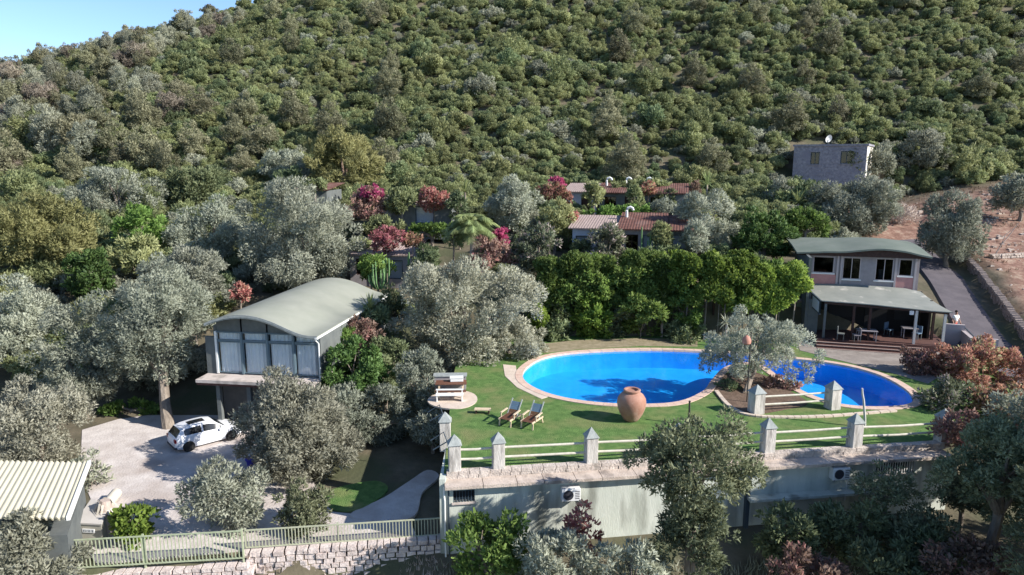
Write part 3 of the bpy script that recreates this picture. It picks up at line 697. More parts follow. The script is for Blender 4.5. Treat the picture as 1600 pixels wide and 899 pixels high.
# ------------------------------------------------------------------ bungalows
def bungalow(px0, px1, row_top, row_bot, Y, rz, label, roof='tile_red', rise=.9, wall='blue_white', wins=(), chim=(), depth=5.0, name='bungalow'):
    a = atY(px0, row_bot, Y); b = atY(px1, row_bot, Y); w = (b.x-a.x)/math.cos(rz); top = atY(px0, row_top, Y).z
    z0 = a.z-1.2; h = top-rise*.8
    t = thing(name, label, 'bungalow', (a.x, Y, 0), rz)
    H = [(w*p, w*q, a.z+r, a.z+s) for p, q, r, s, _ in wins]
    wall_obj('wall', wall_holes(0, w, z0, h, H, 0, .25), MATS[wall], t)
    MB().box(0, .25, .251, depth, z0, h).build('side_wall', MATS[wall], t); MB().box(w-.25, w, .251, depth, z0, h).build('side_wall', MATS[wall], t)
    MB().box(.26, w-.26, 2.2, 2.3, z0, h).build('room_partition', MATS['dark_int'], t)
    for (p, q, r, s), (_, _, _, _, kind) in zip(H, wins):
        if kind == 'door': MB().box(p+.02, q-.02, .1, .15, r, s).build('door', MATS['dark_wood'], t)
        elif kind == 'white': window(t, p, q, r, s, .08, MATS['steel_dark'], MATS['glass'], .07, backing=MATS['blue_white'])
        else: window(t, p, q, r, s, .08, MATS['dark_wood'], MATS['glass_dark'], .07, bars=(.5,))
    ro = tile_roof('roof', w, depth, h+.12, h+rise, .35, t, MATS[roof])
    for k in chim:
        x_ = w*k; zc = h+rise*.75
        MB().tube([(x_, depth*.75, zc-.3), (x_, depth*.75, zc+.55), (x_+.08, depth*.75, zc+.8), (x_+.3, depth*.75, zc+.9), (x_+.5, depth*.75, zc+.8), (x_+.58, depth*.75, zc+.6)], [.13, .13, .13, .13, .12, .12], 7).build('chimney_pipe', MATS['trim_white'], ro, smooth=True)
    return t
BR = -R(14)
bungalow(894, 956, 346, 398, 60, BR, 'bungalow with pale pinkish tiled roof behind the white flowering oleander', 'tile_pale', .85, 'blue_white', [(.08, .45, .5, 1.7, 'white')])
bungalow(969, 1031, 343, 402, 59, BR, 'bungalow with dark red tiled roof and pale door in the lower row', 'tile_red', 1.15, 'grey_wall', [(.12, .42, .6, 2.0, 'dark'), (.52, .8, .3, 2.0, 'white')], (.05,))
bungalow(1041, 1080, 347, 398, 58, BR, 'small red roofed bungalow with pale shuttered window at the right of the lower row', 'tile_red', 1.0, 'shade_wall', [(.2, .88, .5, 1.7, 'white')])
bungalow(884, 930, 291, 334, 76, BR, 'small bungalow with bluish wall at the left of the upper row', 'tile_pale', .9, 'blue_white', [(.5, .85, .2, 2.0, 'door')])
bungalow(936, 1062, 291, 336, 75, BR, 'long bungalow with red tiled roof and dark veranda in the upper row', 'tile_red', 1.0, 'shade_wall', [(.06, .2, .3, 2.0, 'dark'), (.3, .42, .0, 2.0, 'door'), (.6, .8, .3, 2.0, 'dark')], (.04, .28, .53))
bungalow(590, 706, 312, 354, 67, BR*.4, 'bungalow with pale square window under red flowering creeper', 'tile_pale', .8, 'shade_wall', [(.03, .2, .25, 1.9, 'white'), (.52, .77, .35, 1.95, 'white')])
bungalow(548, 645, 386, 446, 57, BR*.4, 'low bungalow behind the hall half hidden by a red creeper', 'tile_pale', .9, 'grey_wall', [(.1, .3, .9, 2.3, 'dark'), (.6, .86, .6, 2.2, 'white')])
bungalow(462, 512, 290, 318, 74, BR*.3, 'small dark roofed hut above the large olive', 'tile_red', .7, 'shade_wall', [(.3, .6, .1, 1.4, 'dark')])

# ------------------------------------------------------------------ corrugated shed, cabinet, roll
zs = -2.87
e1, e2 = at(140, 742, -.55), at(107, 833, -.75)       # right edge of the shed roof
shed = thing('shed', 'shed with cream corrugated metal roof in the bottom corner of the yard', 'shed', (e1.x, e1.y, 0))
ev = Vector((e2.x-e1.x, e2.y-e1.y, e2.z-e1.z)); left = Vector((-7.8, -.5, .35)); nrib = 34; P0 = []; P1 = []
for i in range(nrib*4+1):
    t = i/(nrib*4); zz = [.0, .0, .07, .07][i % 4]
    P0.append(left*t+Vector((0, 0, zz))); P1.append(ev+left*t+Vector((0, 0, zz)))
m = MB().grid([P0, P1]).grid([[p-Vector((0, 0, .05)) for p in P0], [p-Vector((0, 0, .05)) for p in P1]])
m.build('roof_sheet', MATS['shed_roof'], shed)
MB().beam(Vector((.05, 0, .03)), ev+Vector((.05, 0, .03)), .12, .16).build('ridge_trim', MATS['trim_white'], shed)
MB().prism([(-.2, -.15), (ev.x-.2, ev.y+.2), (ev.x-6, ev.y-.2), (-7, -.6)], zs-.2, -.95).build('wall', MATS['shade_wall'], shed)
q = [at(x, y, -1.9) for x, y in [(118, 818), (143, 790), (170, 797), (158, 820)]]
cab = thing('utility_cabinet', 'beige metal utility cabinet with sloping lid and white plate beside the shed', 'cabinet', (q[0].x, q[0].y, 0))
o_ = q[0]; loc = [(p.x-o_.x, p.y-o_.y) for p in (q[0], q[3], q[2], q[1])]
MB().prism(loc, zs, -1.95).build('cabinet_body', MATS['cabinet'], cab)
cx_, cy_ = np.mean([p[0] for p in loc]), np.mean([p[1] for p in loc])
big = [(cx_+(x-cx_)*1.06, cy_+(y-cy_)*1.06) for x, y in loc]
MB().add([(big[0][0], big[0][1], -1.92), (big[1][0], big[1][1], -1.92), (big[2][0], big[2][1], -1.7), (big[3][0], big[3][1], -1.7), (big[0][0], big[0][1], -1.85), (big[1][0], big[1][1], -1.85), (big[2][0], big[2][1], -1.63), (big[3][0], big[3][1], -1.63)],
         [(0, 1, 2, 3), (4, 5, 6, 7), (0, 1, 5, 4), (1, 2, 6, 5), (2, 3, 7, 6), (3, 0, 4, 7)]).build('lid', mat('lid', (.44, .41, .38), .7, (.49, .46, .43), 2), cab)
d = Vector((loc[1][0]-loc[0][0], loc[1][1]-loc[0][1])); n_ = Vector((d.y, -d.x)).normalized()
def fr(t, off=.0): return Vector(loc[0])+d*t+n_*off
pl_ = MB()
a, b = fr(.25, .02), fr(.72, .02); pl_.beam((a.x, a.y, -2.2), (b.x, b.y, -2.2), .03, .16); plo = pl_.build('plate', MATS['plate'], cab)
for t in (.30, .36, .42, .48, .54, .63):
    a = fr(t, .038); bb = fr(t+(.035 if t > .6 else .018), .038); MB().beam((a.x, a.y, -2.2), (bb.x, bb.y, -2.2), .006, .10 if t != .42 else .05).build('character', MATS['steel_dark'], plo)
ra, rb = at(160, 797, -2.5), at(181, 768, -2.5)
rl = thing('tarpaulin_roll', 'thick roll of pale tarpaulin lying behind the utility cabinet', 'tarpaulin', (ra.x, ra.y, -2.6))
MB().tube([(0, 0, 0), ((rb-ra).x*.5, (rb-ra).y*.5, .05), ((rb-ra).x, (rb-ra).y, 0)], [.27, .24, .25], 12).build('roll', MATS['tarp'], rl, smooth=True)
MB().tube([(0-.02, -.05, 0), (.01, .02, 0)], [.14, .14], 10).build('core', MATS['ac_dark'], rl)
# dry ragged stump (cut palm trunk with hanging fibre)
pst = at(168, 836, zs); stp = thing('palm_stump', 'pale ragged palm stump beside the utility cabinet', 'stump', pst)
MB().tube([(0, 0, 0), (.05, 0, .6), (-.03, .05, 1.2), (.02, .1, 1.55)], [.28, .25, .3, .22], 9).build('trunk', MATS['bark_pale'], stp)
rg = np.random.default_rng(8); m = MB()
for k in range(46):
    t = rg.uniform(0, 6.28); z = rg.uniform(.6, 1.6); r = .26; l = rg.uniform(.3, .7)
    p = Vector((math.cos(t)*r, math.sin(t)*r+.05, z)); q2 = p+Vector((math.cos(t)*l*.5, math.sin(t)*l*.5, -l*.8)); s2 = Vector((-math.sin(t), math.cos(t), 0))*.06
    m.add([p-s2, p+s2, q2], [(0, 1, 2)])
m.build('fibre', MATS['tarp'], stp)

# ------------------------------------------------------------------ metal yard fence and stone bank below it
def metal_fence(pa, pb, h, nb, label, postat, mt):
    d = Vector((pb.x-pa.x, pb.y-pa.y)); L = d.length; dz = pb.z-pa.z
    t = thing('metal_fence', label, 'fence', pa, math.atan2(d.y, d.x))
    zt = lambda x: dz*x/L
    for z_ in (.06, h): MB().beam((0, 0, z_), (L, 0, z_+dz), .05, .05).build('rail', MATS[mt], t)
    for i in range(nb+1):
        x_ = L*i/nb
        MB().box(x_-.016, x_+.016, -.016, .016, .09+zt(x_), h-.03+zt(x_)).build('bar', MATS[mt], t)
    for p in postat: MB().box(L*p-.035, L*p+.035, .03, .1, -.35+zt(L*p), h+.06+zt(L*p)).build('post', MATS[mt], t)
metal_fence(at(112, 890, -2.95), at(380, 874, -2.95), 1.24, 46, 'taller green metal bar fence along the yard beside the shed', (0, .42, 1), 'fence_green')
metal_fence(at(384, 858, -2.75), at(698, 837, -2.85), .82, 62, 'lower pale metal bar fence running to the retaining wall corner', (0, .45, 1), 'fence_white')
def stones(name, p0, p1, z0, z1, label, material, seed, thick=.5, sz=(.22, .42), parent=None, dip=None, top=None):
    """dry wall: every stone its own lump, joined as one mass"""
    rg = np.random.default_rng(seed); d = Vector((p1[0]-p0[0], p1[1]-p0[1])); L = d.length; d.normalize(); n = Vector((-d.y, d.x))
    m = MB(); z = 0.0; H = z1-z0
    base = [(-1, -1, -1), (1, -1, -1), (1, 1, -1), (-1, 1, -1), (-1, -1, 1), (1, -1, 1), (1, 1, 1), (-1, 1, 1)]
    fs = [(3, 2, 1, 0), (4, 5, 6, 7), (0, 1, 5, 4), (1, 2, 6, 5), (2, 3, 7, 6), (3, 0, 4, 7)]
    while z < H:
        hh = rg.uniform(.16, .28); x = rg.uniform(-.2, 0)
        while x < L:
            w = rg.uniform(*sz); c = d*(x+w/2); zz = z0+z+hh/2
            if dip: zz += dip((x+w/2)/L)
            out = -n*rg.uniform(-.04, .06)
            vs = [(p0[0]+c.x+out.x+(d.x*i*w*.47+n.x*j*thick/2)*rg.uniform(.82, 1), p0[1]+c.y+out.y+(d.y*i*w*.47+n.y*j*thick/2)*rg.uniform(.82, 1), zz+k*hh*.47*rg.uniform(.8, 1)) for i, j, k in base]
            m.add(vs, fs); x += w
        z += hh
    o = m.build(name, material, parent)
    return o
w1 = thing('dry_stone_wall', 'dry stone wall of pale pinkish stones below the metal fence', 'wall', (0, 0, 0))
o = stones('stones', at(386, 862, -2.8)[:2], at(700, 842, -2.9)[:2], -5.6, -2.98, '', MATS['dry_stone'], 11, parent=w1, sz=(.25, .5)); o['kind'] = 'stuff'
w1b = thing('dry_stone_wall', 'reddish dry stone wall under the green metal fence by the shed', 'wall', (0, 0, 0))
o = stones('stones', at(60, 897, -3.05)[:2], at(384, 878, -3.05)[:2], -5.4, -3.2, '', MATS['dry_stone'], 12, parent=w1b, sz=(.25, .5)); o['kind'] = 'stuff'
w2 = thing('roadside_wall', 'rough brown stone wall along the uphill side of the lane', 'wall', (0, 0, 0))
ys_ = np.linspace(42, 70, 8)
for i in range(7):
    y0, y1 = ys_[i], ys_[i+1]; x0, x1 = float(road_x(y0))+2.9, float(road_x(y1))+2.9
    z0, z1 = [float(np.interp(y, [38, 42, 46, 52, 60, 68, 80], [-.6, -.4, .2, 1.5, 3.2, 4.8, 8.8])) for y in (y0, y1)]
    o = stones('stones', (x0, y0+.5), (x1, y1+.5), z0-.2, z0+.95, '', MATS['road_wall'], 20+i, parent=w2, dip=lambda t, a=z0, b=z1: (b-a)*t); o['kind'] = 'stuff'
w3 = thing('terrace_bank_wall', 'low tumbled stone terrace line across the red field', 'wall', (0, 0, 0))
o = stones('stones', (43.2, 61.0), (56, 62.5), T(44, 61)-.3, T(44, 61)+.25, '', MATS['rock'], 51, parent=w3, dip=lambda t: (T(56, 62.5)-T(44, 61))*t); o['kind'] = 'stuff'
o = stones('stones', (43.5, 52.5), (52, 53.5), T(44, 52.5)-.3, T(44, 52.5)+.2, '', MATS['rock'], 52, parent=w3, dip=lambda t: (T(52, 53.5)-T(44, 52.5))*t); o['kind'] = 'stuff'
# low white walls at the lane corner beside the pavilion
lw = thing('low_wall', 'low whitish plastered wall steps between the pavilion and the lane', 'wall', at(1478, 530, .4), -R(20))
MB().box(-.1, 1.1, 0, .25, -.6, 1.1).build('wall', MATS['frame_pale'], lw); MB().box(.9, 1.15, -2.2, -.002, -.6, .7).build('wall', MATS['frame_pale'], lw); MB().box(1.16, 2.5, -2.4, -2.15, -.6, .75).build('wall', MATS['frame_pale'], lw)
MB().beam((1.0, -2.6, .9), (1.0, -.3, 1.0), .05).build('handrail', MATS['steel_dark'], lw); MB().beam((1.0, -2.6, .3), (1.0, -2.6, .9), .05).build('handrail_post', MATS['steel_dark'], lw)

# ------------------------------------------------------------------ car
def make_car():
    p0, p1 = at(296, 706, zs), at(348, 692, zs)           # rear wheel and sill direction
    ang = math.atan2(p1.y-p0.y, p1.x-p0.x)
    t = thing('parked_car', 'white three door hatchback parked in tree shade beside the olive trunk', 'car', (p0.x, p0.y, zs), ang); t.scale = (.94, .94, .93)
    # local x forward, y to the left (away from camera); rear axle at x=.72; near side at y=0
    cy = .84
    def sec(x):   # half width lower, belt, roof; z sill, belt, roof
        L = 3.97; wb = np.interp(x, [0, .15, .5, 3.2, 3.7, 3.97], [.70, .80, .84, .84, .78, .62])
        zb = np.interp(x, [0, .1, .4, 1.2, 2.6, 3.0, 3.6, 3.97], [.78, .90, .96, .95, .90, .90, .82, .62])
        zr = np.interp(x, [0, .08, .38, .7, 1.3, 1.9, 2.35, 2.95, 3.3, 3.97], [.80, .93, 1.32, 1.42, 1.46, 1.45, 1.36, .93, .86, .64])
        wr = np.interp(x, [0, .1, .5, 2.2, 2.95, 3.97], [.68, .72, .60, .61, .72, .58])
        zs_ = np.interp(x, [0, .1, .4, 3.6, 3.97], [.36, .28, .2, .2, .34])
        return [(-wb*.93, zs_), (-wb, (zs_+zb)*.48), (-wb*.985, zb), (-wr, max(zr, zb+.004)), (-wr*.5, max(zr, zb)+.025), (wr*.5, max(zr, zb)+.025), (wr, max(zr, zb+.004)), (wb*.985, zb), (wb, (zs_+zb)*.48), (wb*.93, zs_)]
    X = [0, .05, .1, .2, .38, .55, .72, .95, 1.2, 1.52, 1.62, 1.9, 2.2, 2.38, 2.65, 2.93, 3.1, 3.3, 3.5, 3.7, 3.85, 3.93, 3.97]
    SX = [[(x-.72, y+cy, z) for y, z in sec(x)] for x in X]
    body, gl = MB(), MB()
    for i in range(len(X)-1):
        for j in range(9):
            q = [SX[i][j], SX[i][j+1], SX[i+1][j+1], SX[i+1][j]]; xm = (X[i]+X[i+1])/2
            side = j in (2, 6) and .55 < xm < 2.6 and not (1.52 < xm < 1.62)
            rear = j in (3, 4, 5) and .1 < xm < .38; ws = j in (3, 4, 5) and 2.38 < xm < 2.93; sun_ = j == 4 and .95 < xm < 1.9
            if side or rear or ws or sun_:
                if side:
                    lo0, hi0, hi1, lo1 = [Vector(v) for v in (SX[i][2 if j == 2 else 7], SX[i][3 if j == 2 else 6], SX[i+1][3 if j == 2 else 6], SX[i+1][2 if j == 2 else 7])]
                    body.add([lo0, lo0.lerp(hi0, .12), lo1.lerp(hi1, .12), lo1], [(0, 1, 2, 3)]); body.add([lo0.lerp(hi0, .86), hi0, hi1, lo1.lerp(hi1, .86)], [(0, 1, 2, 3)])
                    gl.add([lo0.lerp(hi0, .12), lo0.lerp(hi0, .86), lo1.lerp(hi1, .86), lo1.lerp(hi1, .12)], [(0, 1, 2, 3)])
                else: gl.add(q, [(0, 1, 2, 3)])
            else: body.add(q, [(0, 1, 2, 3)])
    body.add(SX[0], [tuple(range(10))]); body.add(SX[-1], [tuple(range(10))])
    for i in range(len(X)-1): body.add([SX[i][0], SX[i][9], SX[i+1][9], SX[i+1][0]], [(0, 1, 2, 3)])
    body.build('body', MATS['car_white'], t, smooth=True); gl.build('window', MATS['car_glass'], t, smooth=True)
    for wx in (0, 2.46):
        for side, wy in ((-1, -.03), (1, 1.71)):
            wh = MB().lathe([(.20, -.1), (.29, -.1), (.31, -.06), (.31, .06), (.29, .1), (.20, .1)], 20, (wx, wy+(.08 if side < 0 else -.08), .31), 'y').build('wheel', MATS['rubber'], t, smooth=True)
            rm = MB().lathe([(.0, -.075), (.05, -.09), (.06, -.06), (.19, -.065), (.205, -.1), (.205, .1), (.0, .1)], 20, (wx, wy+(.08 if side < 0 else -.08), .31), 'y').build('rim', MATS['alloy'], wh, smooth=True)
            yy = .008 if side < 0 else 1.672
            MB().lathe([(.0, -.02), (.335, -.02), (.335, .02), (.0, .02)], 20, (wx, yy+.0, .32), 'y').build('wheel_arch', MATS['rubber'], t)
    for s in (-1, 1): MB().box(-.735, -.62, cy+s*.66-.11, cy+s*.66+.11, .66, .88).build('tail_light', MATS['tail_red'], t, bevel=.02)
    MB().box(-.742, -.70, cy-.26, cy+.26, .42, .53).build('number_plate', MATS['plate'], t)
    MB().box(-.75, -.6, cy-.72, cy+.72, .27, .38).build('bumper_strip', MATS['ac_dark'], t)
    for s in (-1, 1):
        MB().box(1.75, 1.9, cy+s*.92-.07, cy+s*.92+.07, .88, 1.0).build('mirror', MATS['car_white'], t, bevel=.02)
        MB().box(.98, 1.14, cy+s*.835-.012, cy+s*.835+.012, .74, .77).build('door_handle', MATS['car_white'], t)
        MB().box(3.05, 3.2, cy+s*.55-.12, cy+s*.55+.12, .58, .7).build('headlight', MATS['alloy'], t)
    MB().tube([(-.2, cy, 1.42), (-.42, cy, 1.56)], .008, 4).build('aerial', MATS['rubber'], t)
make_car()
wp0, wp1 = at(360, 657, zs), at(396, 641, zs)
lw2 = thing('low_wall', 'sunlit whitewashed low wall sloping up behind the parked car', 'wall', (wp0.x, wp0.y, zs))
d = wp1-wp0
MB().add([(0, 0, 0), (d.x, d.y, 0), (d.x-.1, d.y+.5, 0), (-.1, .5, 0), (0, 0, .25), (d.x, d.y, .9), (d.x-.1, d.y+.5, .9), (-.1, .5, .25)], [(3, 2, 1, 0), (4, 5, 6, 7), (0, 1, 5, 4), (1, 2, 6, 5), (2, 3, 7, 6), (3, 0, 4, 7)]).build('wall', MATS['lime_and_sunlit_white'], lw2)
MB().beam((0, .2, .29), (d.x, d.y+.2, .95), .62, .06).build('coping_stone', MATS['lime_and_sunlit_white'], lw2)
bd = thing('plastic_drum', 'small dark blue plastic tub in the shade between the olives', 'tub', at(394, 728, zs))
MB().lathe([(.0, .0), (.24, .0), (.30, .38), (.33, .40), (.31, .42), (.27, .40), (.22, .05), (.0, .05)], 16).build('tub_body', MATS['blue_plastic'], bd, smooth=True)
MB().lathe([(.31, .34), (.345, .36), (.345, .41), (.31, .425)], 16).build('rim', MATS['blue_plastic'], bd)

# ------------------------------------------------------------------ air conditioners on the retaining wall
def aircon(s_, z_, label):
    t = thing('air_conditioner', label, 'air conditioner', (FL.x+front_dir.x*s_, FL.y+front_dir.y*s_, 0), WRZ)
    MB().box(-.4, .4, -.12, .22, z_, z_+.56).build('casing', MATS['ac_white'], t, bevel=.015)
    f = MB().lathe([(.0, -.005), (.2, -.005), (.22, -.02), (.22, .0), (.0, .0)], 18, (-.12, -.122, z_+.28), 'y').build('fan_grille', MATS['ac_dark'], t)
    for k in range(5): MB().box(.17, .36, -.128, -.122, z_+.1+k*.08, z_+.13+k*.08).build('vent_slot', MATS['ac_dark'], t)
    for x_ in (-.3, .3): MB().box(x_-.02, x_+.02, -.1, .25, z_-.04, z_-.002).build('bracket', MATS['steel_dark'], t)
    MB().tube([(.42, .1, z_+.1), (.5, .2, z_-.2), (.5, .22, z_-1.2)], .02, 5).build('pipe', MATS['trim_white'], t)
aircon(s_of(896, 778, -1.0)-.1, -1.15, 'white air conditioner box on the retaining wall left of the foreground tree')
aircon(s_of(1311, 748, -1.0), -1.0, 'white air conditioner box on the shaded right half of the retaining wall')

# ------------------------------------------------------------------ lawn things
up = at(986, 657, 0)
urn = thing('clay_urn', 'huge bulging terracotta jar standing on the lawn in front of the pool', 'urn', up)
pr = [(.28, 0), (.34, .03), (.44, .16), (.58, .40), (.69, .70), (.73, .95), (.70, 1.16), (.58, 1.36), (.42, 1.47), (.36, 1.50), (.35, 1.55)]
MB().lathe(pr, 40).build('jar_body', MATS['terracotta'], urn, smooth=True)
MB().lathe([(.35, 1.53), (.42, 1.55), (.43, 1.62), (.39, 1.65), (.30, 1.64), (.29, 1.5), (.3, 1.1), (.0, 1.0)], 40).build('rim', MATS['terracotta'], urn, smooth=True)
def lounger(px, py, label, rz):
    t = thing('deck_chair', label, 'deck chair', at(px, py, 0), rz, None)
    # local: faces -y (towards camera), leaning back towards +y
    for s in (-1, 1):
        MB().beam((s*.31, -.62, .36), (s*.31, .62, .30), .05, .07).build('side_rail', MATS['pale_wood'], t)
        MB().beam((s*.31, -.55, 0), (s*.31, -.50, .36), .05, .06).build('leg', MATS['pale_wood'], t)
        MB().beam((s*.31, .60, 0), (s*.31, .45, .33), .05, .06).build('leg', MATS['pale_wood'], t)
        MB().beam((s*.27, .22, .36), (s*.27, .80, 1.02), .045, .06).build('back_rail', MATS['cap_zinc'], t)
        MB().beam((s*.36, -.30, .58), (s*.36, .38, .60), .09, .035).build('armrest', MATS['pale_wood'], t)
        MB().beam((s*.36, -.28, .36), (s*.36, -.28, .57), .04, .05).build('arm_post', MATS['pale_wood'], t)
    for k in range(9):
        y0 = -.6+k*.1
        MB().box(-.28, .28, y0, y0+.075, .372, .392).build('slat', MATS['wood'], t)
    for k in range(8):
        a = .05+k*.095; y0 = .24+a*.60; z0 = .37+a*.70
        MB().beam((-.25, y0, z0), (.25, y0, z0), .075, .02, up=(0, -.75, .65)).build('slat', MATS['cloth_blue'] if k > 2 else MATS['wood'], t)
lounger(797, 661, 'wooden deck chair with blue back nearer the round patio', R(-28))
lounger(831, 665, 'wooden deck chair with blue back nearer the clay jar', R(-28))
st = thing('bench', 'small pale plank bench on the lawn beside the deck chairs', 'bench', at(754, 646, 0), R(-4))
MB().box(-.42, .42, -.16, .16, .2, .25).build('bench_top', MATS['pale_wood'], st)
for s in (-.33, .33): MB().box(s-.03, s+.03, -.12, .12, 0, .199).build('leg', MATS['dark_wood'], st)
# round patio with picnic set
pc = at(716, 625, 0)
tag(MB().prism([(pc.x+1.05*math.cos(t)*(1 if math.cos(t) > 0 else 1.6), pc.y+1.45*math.sin(t)) for t in np.linspace(0, 6.2832, 28, endpoint=False)], -.05, .03).build('patio', MATS['path_stone']), 'rounded pale stone patio at the left edge of the lawn', None, None, 'structure')
pt = thing('picnic_table', 'reddish wooden picnic table with pale ends on the round patio', 'table', (pc.x-.35, pc.y+.75, .03), R(2))
for k in range(4): MB().box(-.95, .75, -.36+k*.19, -.19+k*.19, .70, .74).build('plank', MATS['wood'], pt)
for s in (-.75, .55): MB().box(s-.04, s+.04, -.75, .75, .36, .42).beam((s, -.62, 0), (s, -.22, .7), .06).beam((s, .62, 0), (s, .22, .7), .06).build('trestle', MATS['pale_wood'], pt)
for k in range(2): MB().box(-.95, .75, -.80+k*.17, -.66+k*.17, .421, .46).build('bench_plank', MATS['wood'], pt)
for k in range(2): MB().box(-.95, .75, .52+k*.17, .66+k*.17, .421, .46).build('bench_plank', MATS['wood'], pt)
bn = thing('white_bench', 'low white framed bench in front of the picnic table', 'bench', (pc.x-.35, pc.y-.25, .03), R(2))
MB().box(-.85, .65, -.18, .2, .34, .39).build('seat', MATS['trim_white'], bn); MB().box(-.85, .65, .16, .21, .55, .62).build('backrest', MATS['trim_white'], bn)
for s in (-.78, .58): MB().box(s-.03, s+.03, -.15, .17, 0, .34).build('leg', MATS['trim_white'], bn); MB().box(s-.03, s+.03, .17, .2, .39, .55).build('back_post', MATS['trim_white'], bn)
wb = thing('white_crate', 'white box standing on the back of the picnic table', 'box', (pc.x-.15, pc.y+.95, .775), R(5))
MB().box(-.36, .36, -.2, .2, 0, .2).build('box_body', MATS['trim_white'], wb, bevel=.02); MB().box(-.38, .38, -.22, .22, .2, .24).build('lid', MATS['trim_white'], wb)
gb = thing('grey_counter', 'grey topped counter behind the picnic table under the olive', 'counter', (pc.x-.5, pc.y+1.9, 0), R(2))
MB().box(-1.0, .8, -.25, .25, 0, .8).build('counter_body', MATS['grey_wall'], gb); MB().box(-1.06, .86, -.31, .31, .8, .86).build('counter_top', MATS['cap_zinc'], gb)
# poles and lamp
pd = thing('wooden_post', 'thin dark post standing on the lawn behind the foreground tree', 'post', at(1076, 664, 0))
MB().tube([(0, 0, -.1), (.01, 0, .7), (0, .01, 1.2)], [.05, .05, .045], 7).build('post_shaft', MATS['pole_dark'], pd); MB().lathe([(.0, 1.2), (.06, 1.2), (.06, 1.24), (.0, 1.27)], 8).build('cap', MATS['pole_dark'], pd)
pw = thing('bent_pole', 'crooked whitish pole rising behind the rail fence pillar', 'pole', at(1350, 668, 0))
MB().tube([(0.05, 0, -.1), (.0, 0, .5), (-.08, 0, 1.0), (-.12, .02, 1.35), (-.22, .03, 1.75), (-.25, .03, 2.0)], [.065, .06, .055, .055, .05, .04], 7).build('pole_shaft', MATS['pole_pale'], pw, smooth=True)
MB().lathe([(.0, -.02), (.14, -.02), (.14, .04), (.0, .05)], 10, (.05, 0, 0)).build('foot', MATS['path_stone'], pw)
lp = thing('garden_lamp', 'tall dark garden lamp with round reddish shade beside the pool olive', 'lamp', at(1167, 628, .03))
MB().tube([(0, 0, 0), (0, 0, 3.9)], .035, 7).build('lamp_post', MATS['pole_dark'], lp); MB().tube([(0, 0, 3.7), (-.15, 0, 3.85), (-.22, 0, 3.75)], .02, 5).build('arm', MATS['pole_dark'], lp)
MB().lathe([(.04, 3.72), (.17, 3.62), (.24, 3.45), (.22, 3.28), (.1, 3.2), (.0, 3.2)], 14, (-.22, 0, 0)).build('lamp_shade', MATS['lamp_shade'], lp, smooth=True)

# ================================================================== vegetation
def unit(a): return a/(np.linalg.norm(a, axis=-1, keepdims=True)+1e-9)
def asp_tri(a): return a < .45
def leaf_mesh(name, P, O, size, aspect, rng, along=.55, lift=.15, material=None, nrm=.38, tintbias=None, taper=.45):
    n = len(P); rnd = unit(rng.normal(size=(n, 3)))
    a = unit(O*along+rnd*(1-along)+np.array([0, 0, lift])); b = unit(np.cross(a, unit(rng.normal(size=(n, 3)))))
    g = np.cross(b, a); flip = (g*O).sum(1) < 0; b[flip] *= -1; g[flip] *= -1
    L = size*rng.uniform(.6, 1.35, n)[:, None]; w = L*aspect*.5
    k = 3 if asp_tri(aspect) else 4
    V = np.stack([P-b*w*1.5, P+b*w*1.5, P+a*L*1.15], 1) if k == 3 else np.stack([P-b*w, P+b*w, P+a*L+b*w*taper, P+a*L-b*w*taper], 1)
    me = bpy.data.meshes.new(name); me.vertices.add(k*n); me.vertices.foreach_set('co', V.reshape(-1).astype(np.float32))
    me.loops.add(k*n); me.loops.foreach_set('vertex_index', np.arange(k*n, dtype=np.int32))
    me.polygons.add(n); me.polygons.foreach_set('loop_start', np.arange(0, k*n, k, dtype=np.int32))
    try: me.polygons.foreach_set('loop_total', np.full(n, k, dtype=np.int32))
    except Exception: pass
    me.update(calc_edges=True)
    N = unit(O*nrm+g*(1-nrm)); N = np.repeat(N, k, 0)
    me.polygons.foreach_set('use_smooth', np.ones(n, bool))
    me.normals_split_custom_set_from_vertices(N.astype(np.float32).tolist())
    t = rng.uniform(0, 1, n)
    if tintbias is not None: t = np.clip(t*.55+tintbias*.45, 0, 1)
    at_ = me.attributes.new('tint', 'FLOAT', 'POINT'); at_.data.foreach_set('value', np.repeat(t, k).astype(np.float32))
    if material: me.materials.append(material)
    return me
def sphere(rng, n, zmin=-1.0):
    z = rng.uniform(zmin, 1, n); t = rng.uniform(0, 6.2832, n); r = np.sqrt(1-z*z)
    return np.stack([r*np.cos(t), r*np.sin(t), z], 1)
def crown_cloud(rng, Rc, n, K=26, sub=9, lobe=.36, subr=.42, zmin=-.55, flat=1.0, spread=(.55, .92), open_=0.0):
    """points and outward directions for a crown with radii Rc about the origin: lobes carrying smaller clumps"""
    Rc = np.array(Rc); rm = Rc.min()*.5+Rc.mean()*.5
    d = sphere(rng, K, zmin); c = d*Rc*rng.uniform(*spread, (K, 1)); lr = rm*lobe*rng.uniform(.65, 1.25, K)
    d2 = sphere(rng, K*sub, -.7); idx = np.repeat(np.arange(K), sub)
    c2 = c[idx]+d2*lr[idx][:, None]*.78*np.array([1, 1, flat]); r2 = lr[idx]*subr*rng.uniform(.6, 1.25, K*sub)
    keep = rng.uniform(size=K*sub) > open_
    c2, r2, idx = c2[keep], r2[keep], idx[keep]
    p = r2**2/(r2**2).sum(); pick = rng.choice(len(c2), n, p=p)
    d3 = sphere(rng, n, -.85); rr = (1-.45*rng.uniform(size=n)**2)[:, None]
    P = c2[pick]+d3*rr*r2[pick][:, None]
    O = unit(d3*.55+unit(c2[pick]-c[idx[pick]])*.35+unit(P/Rc)*.35)
    tb = rng.uniform(size=len(c2))[pick]
    return P, O, tb, c
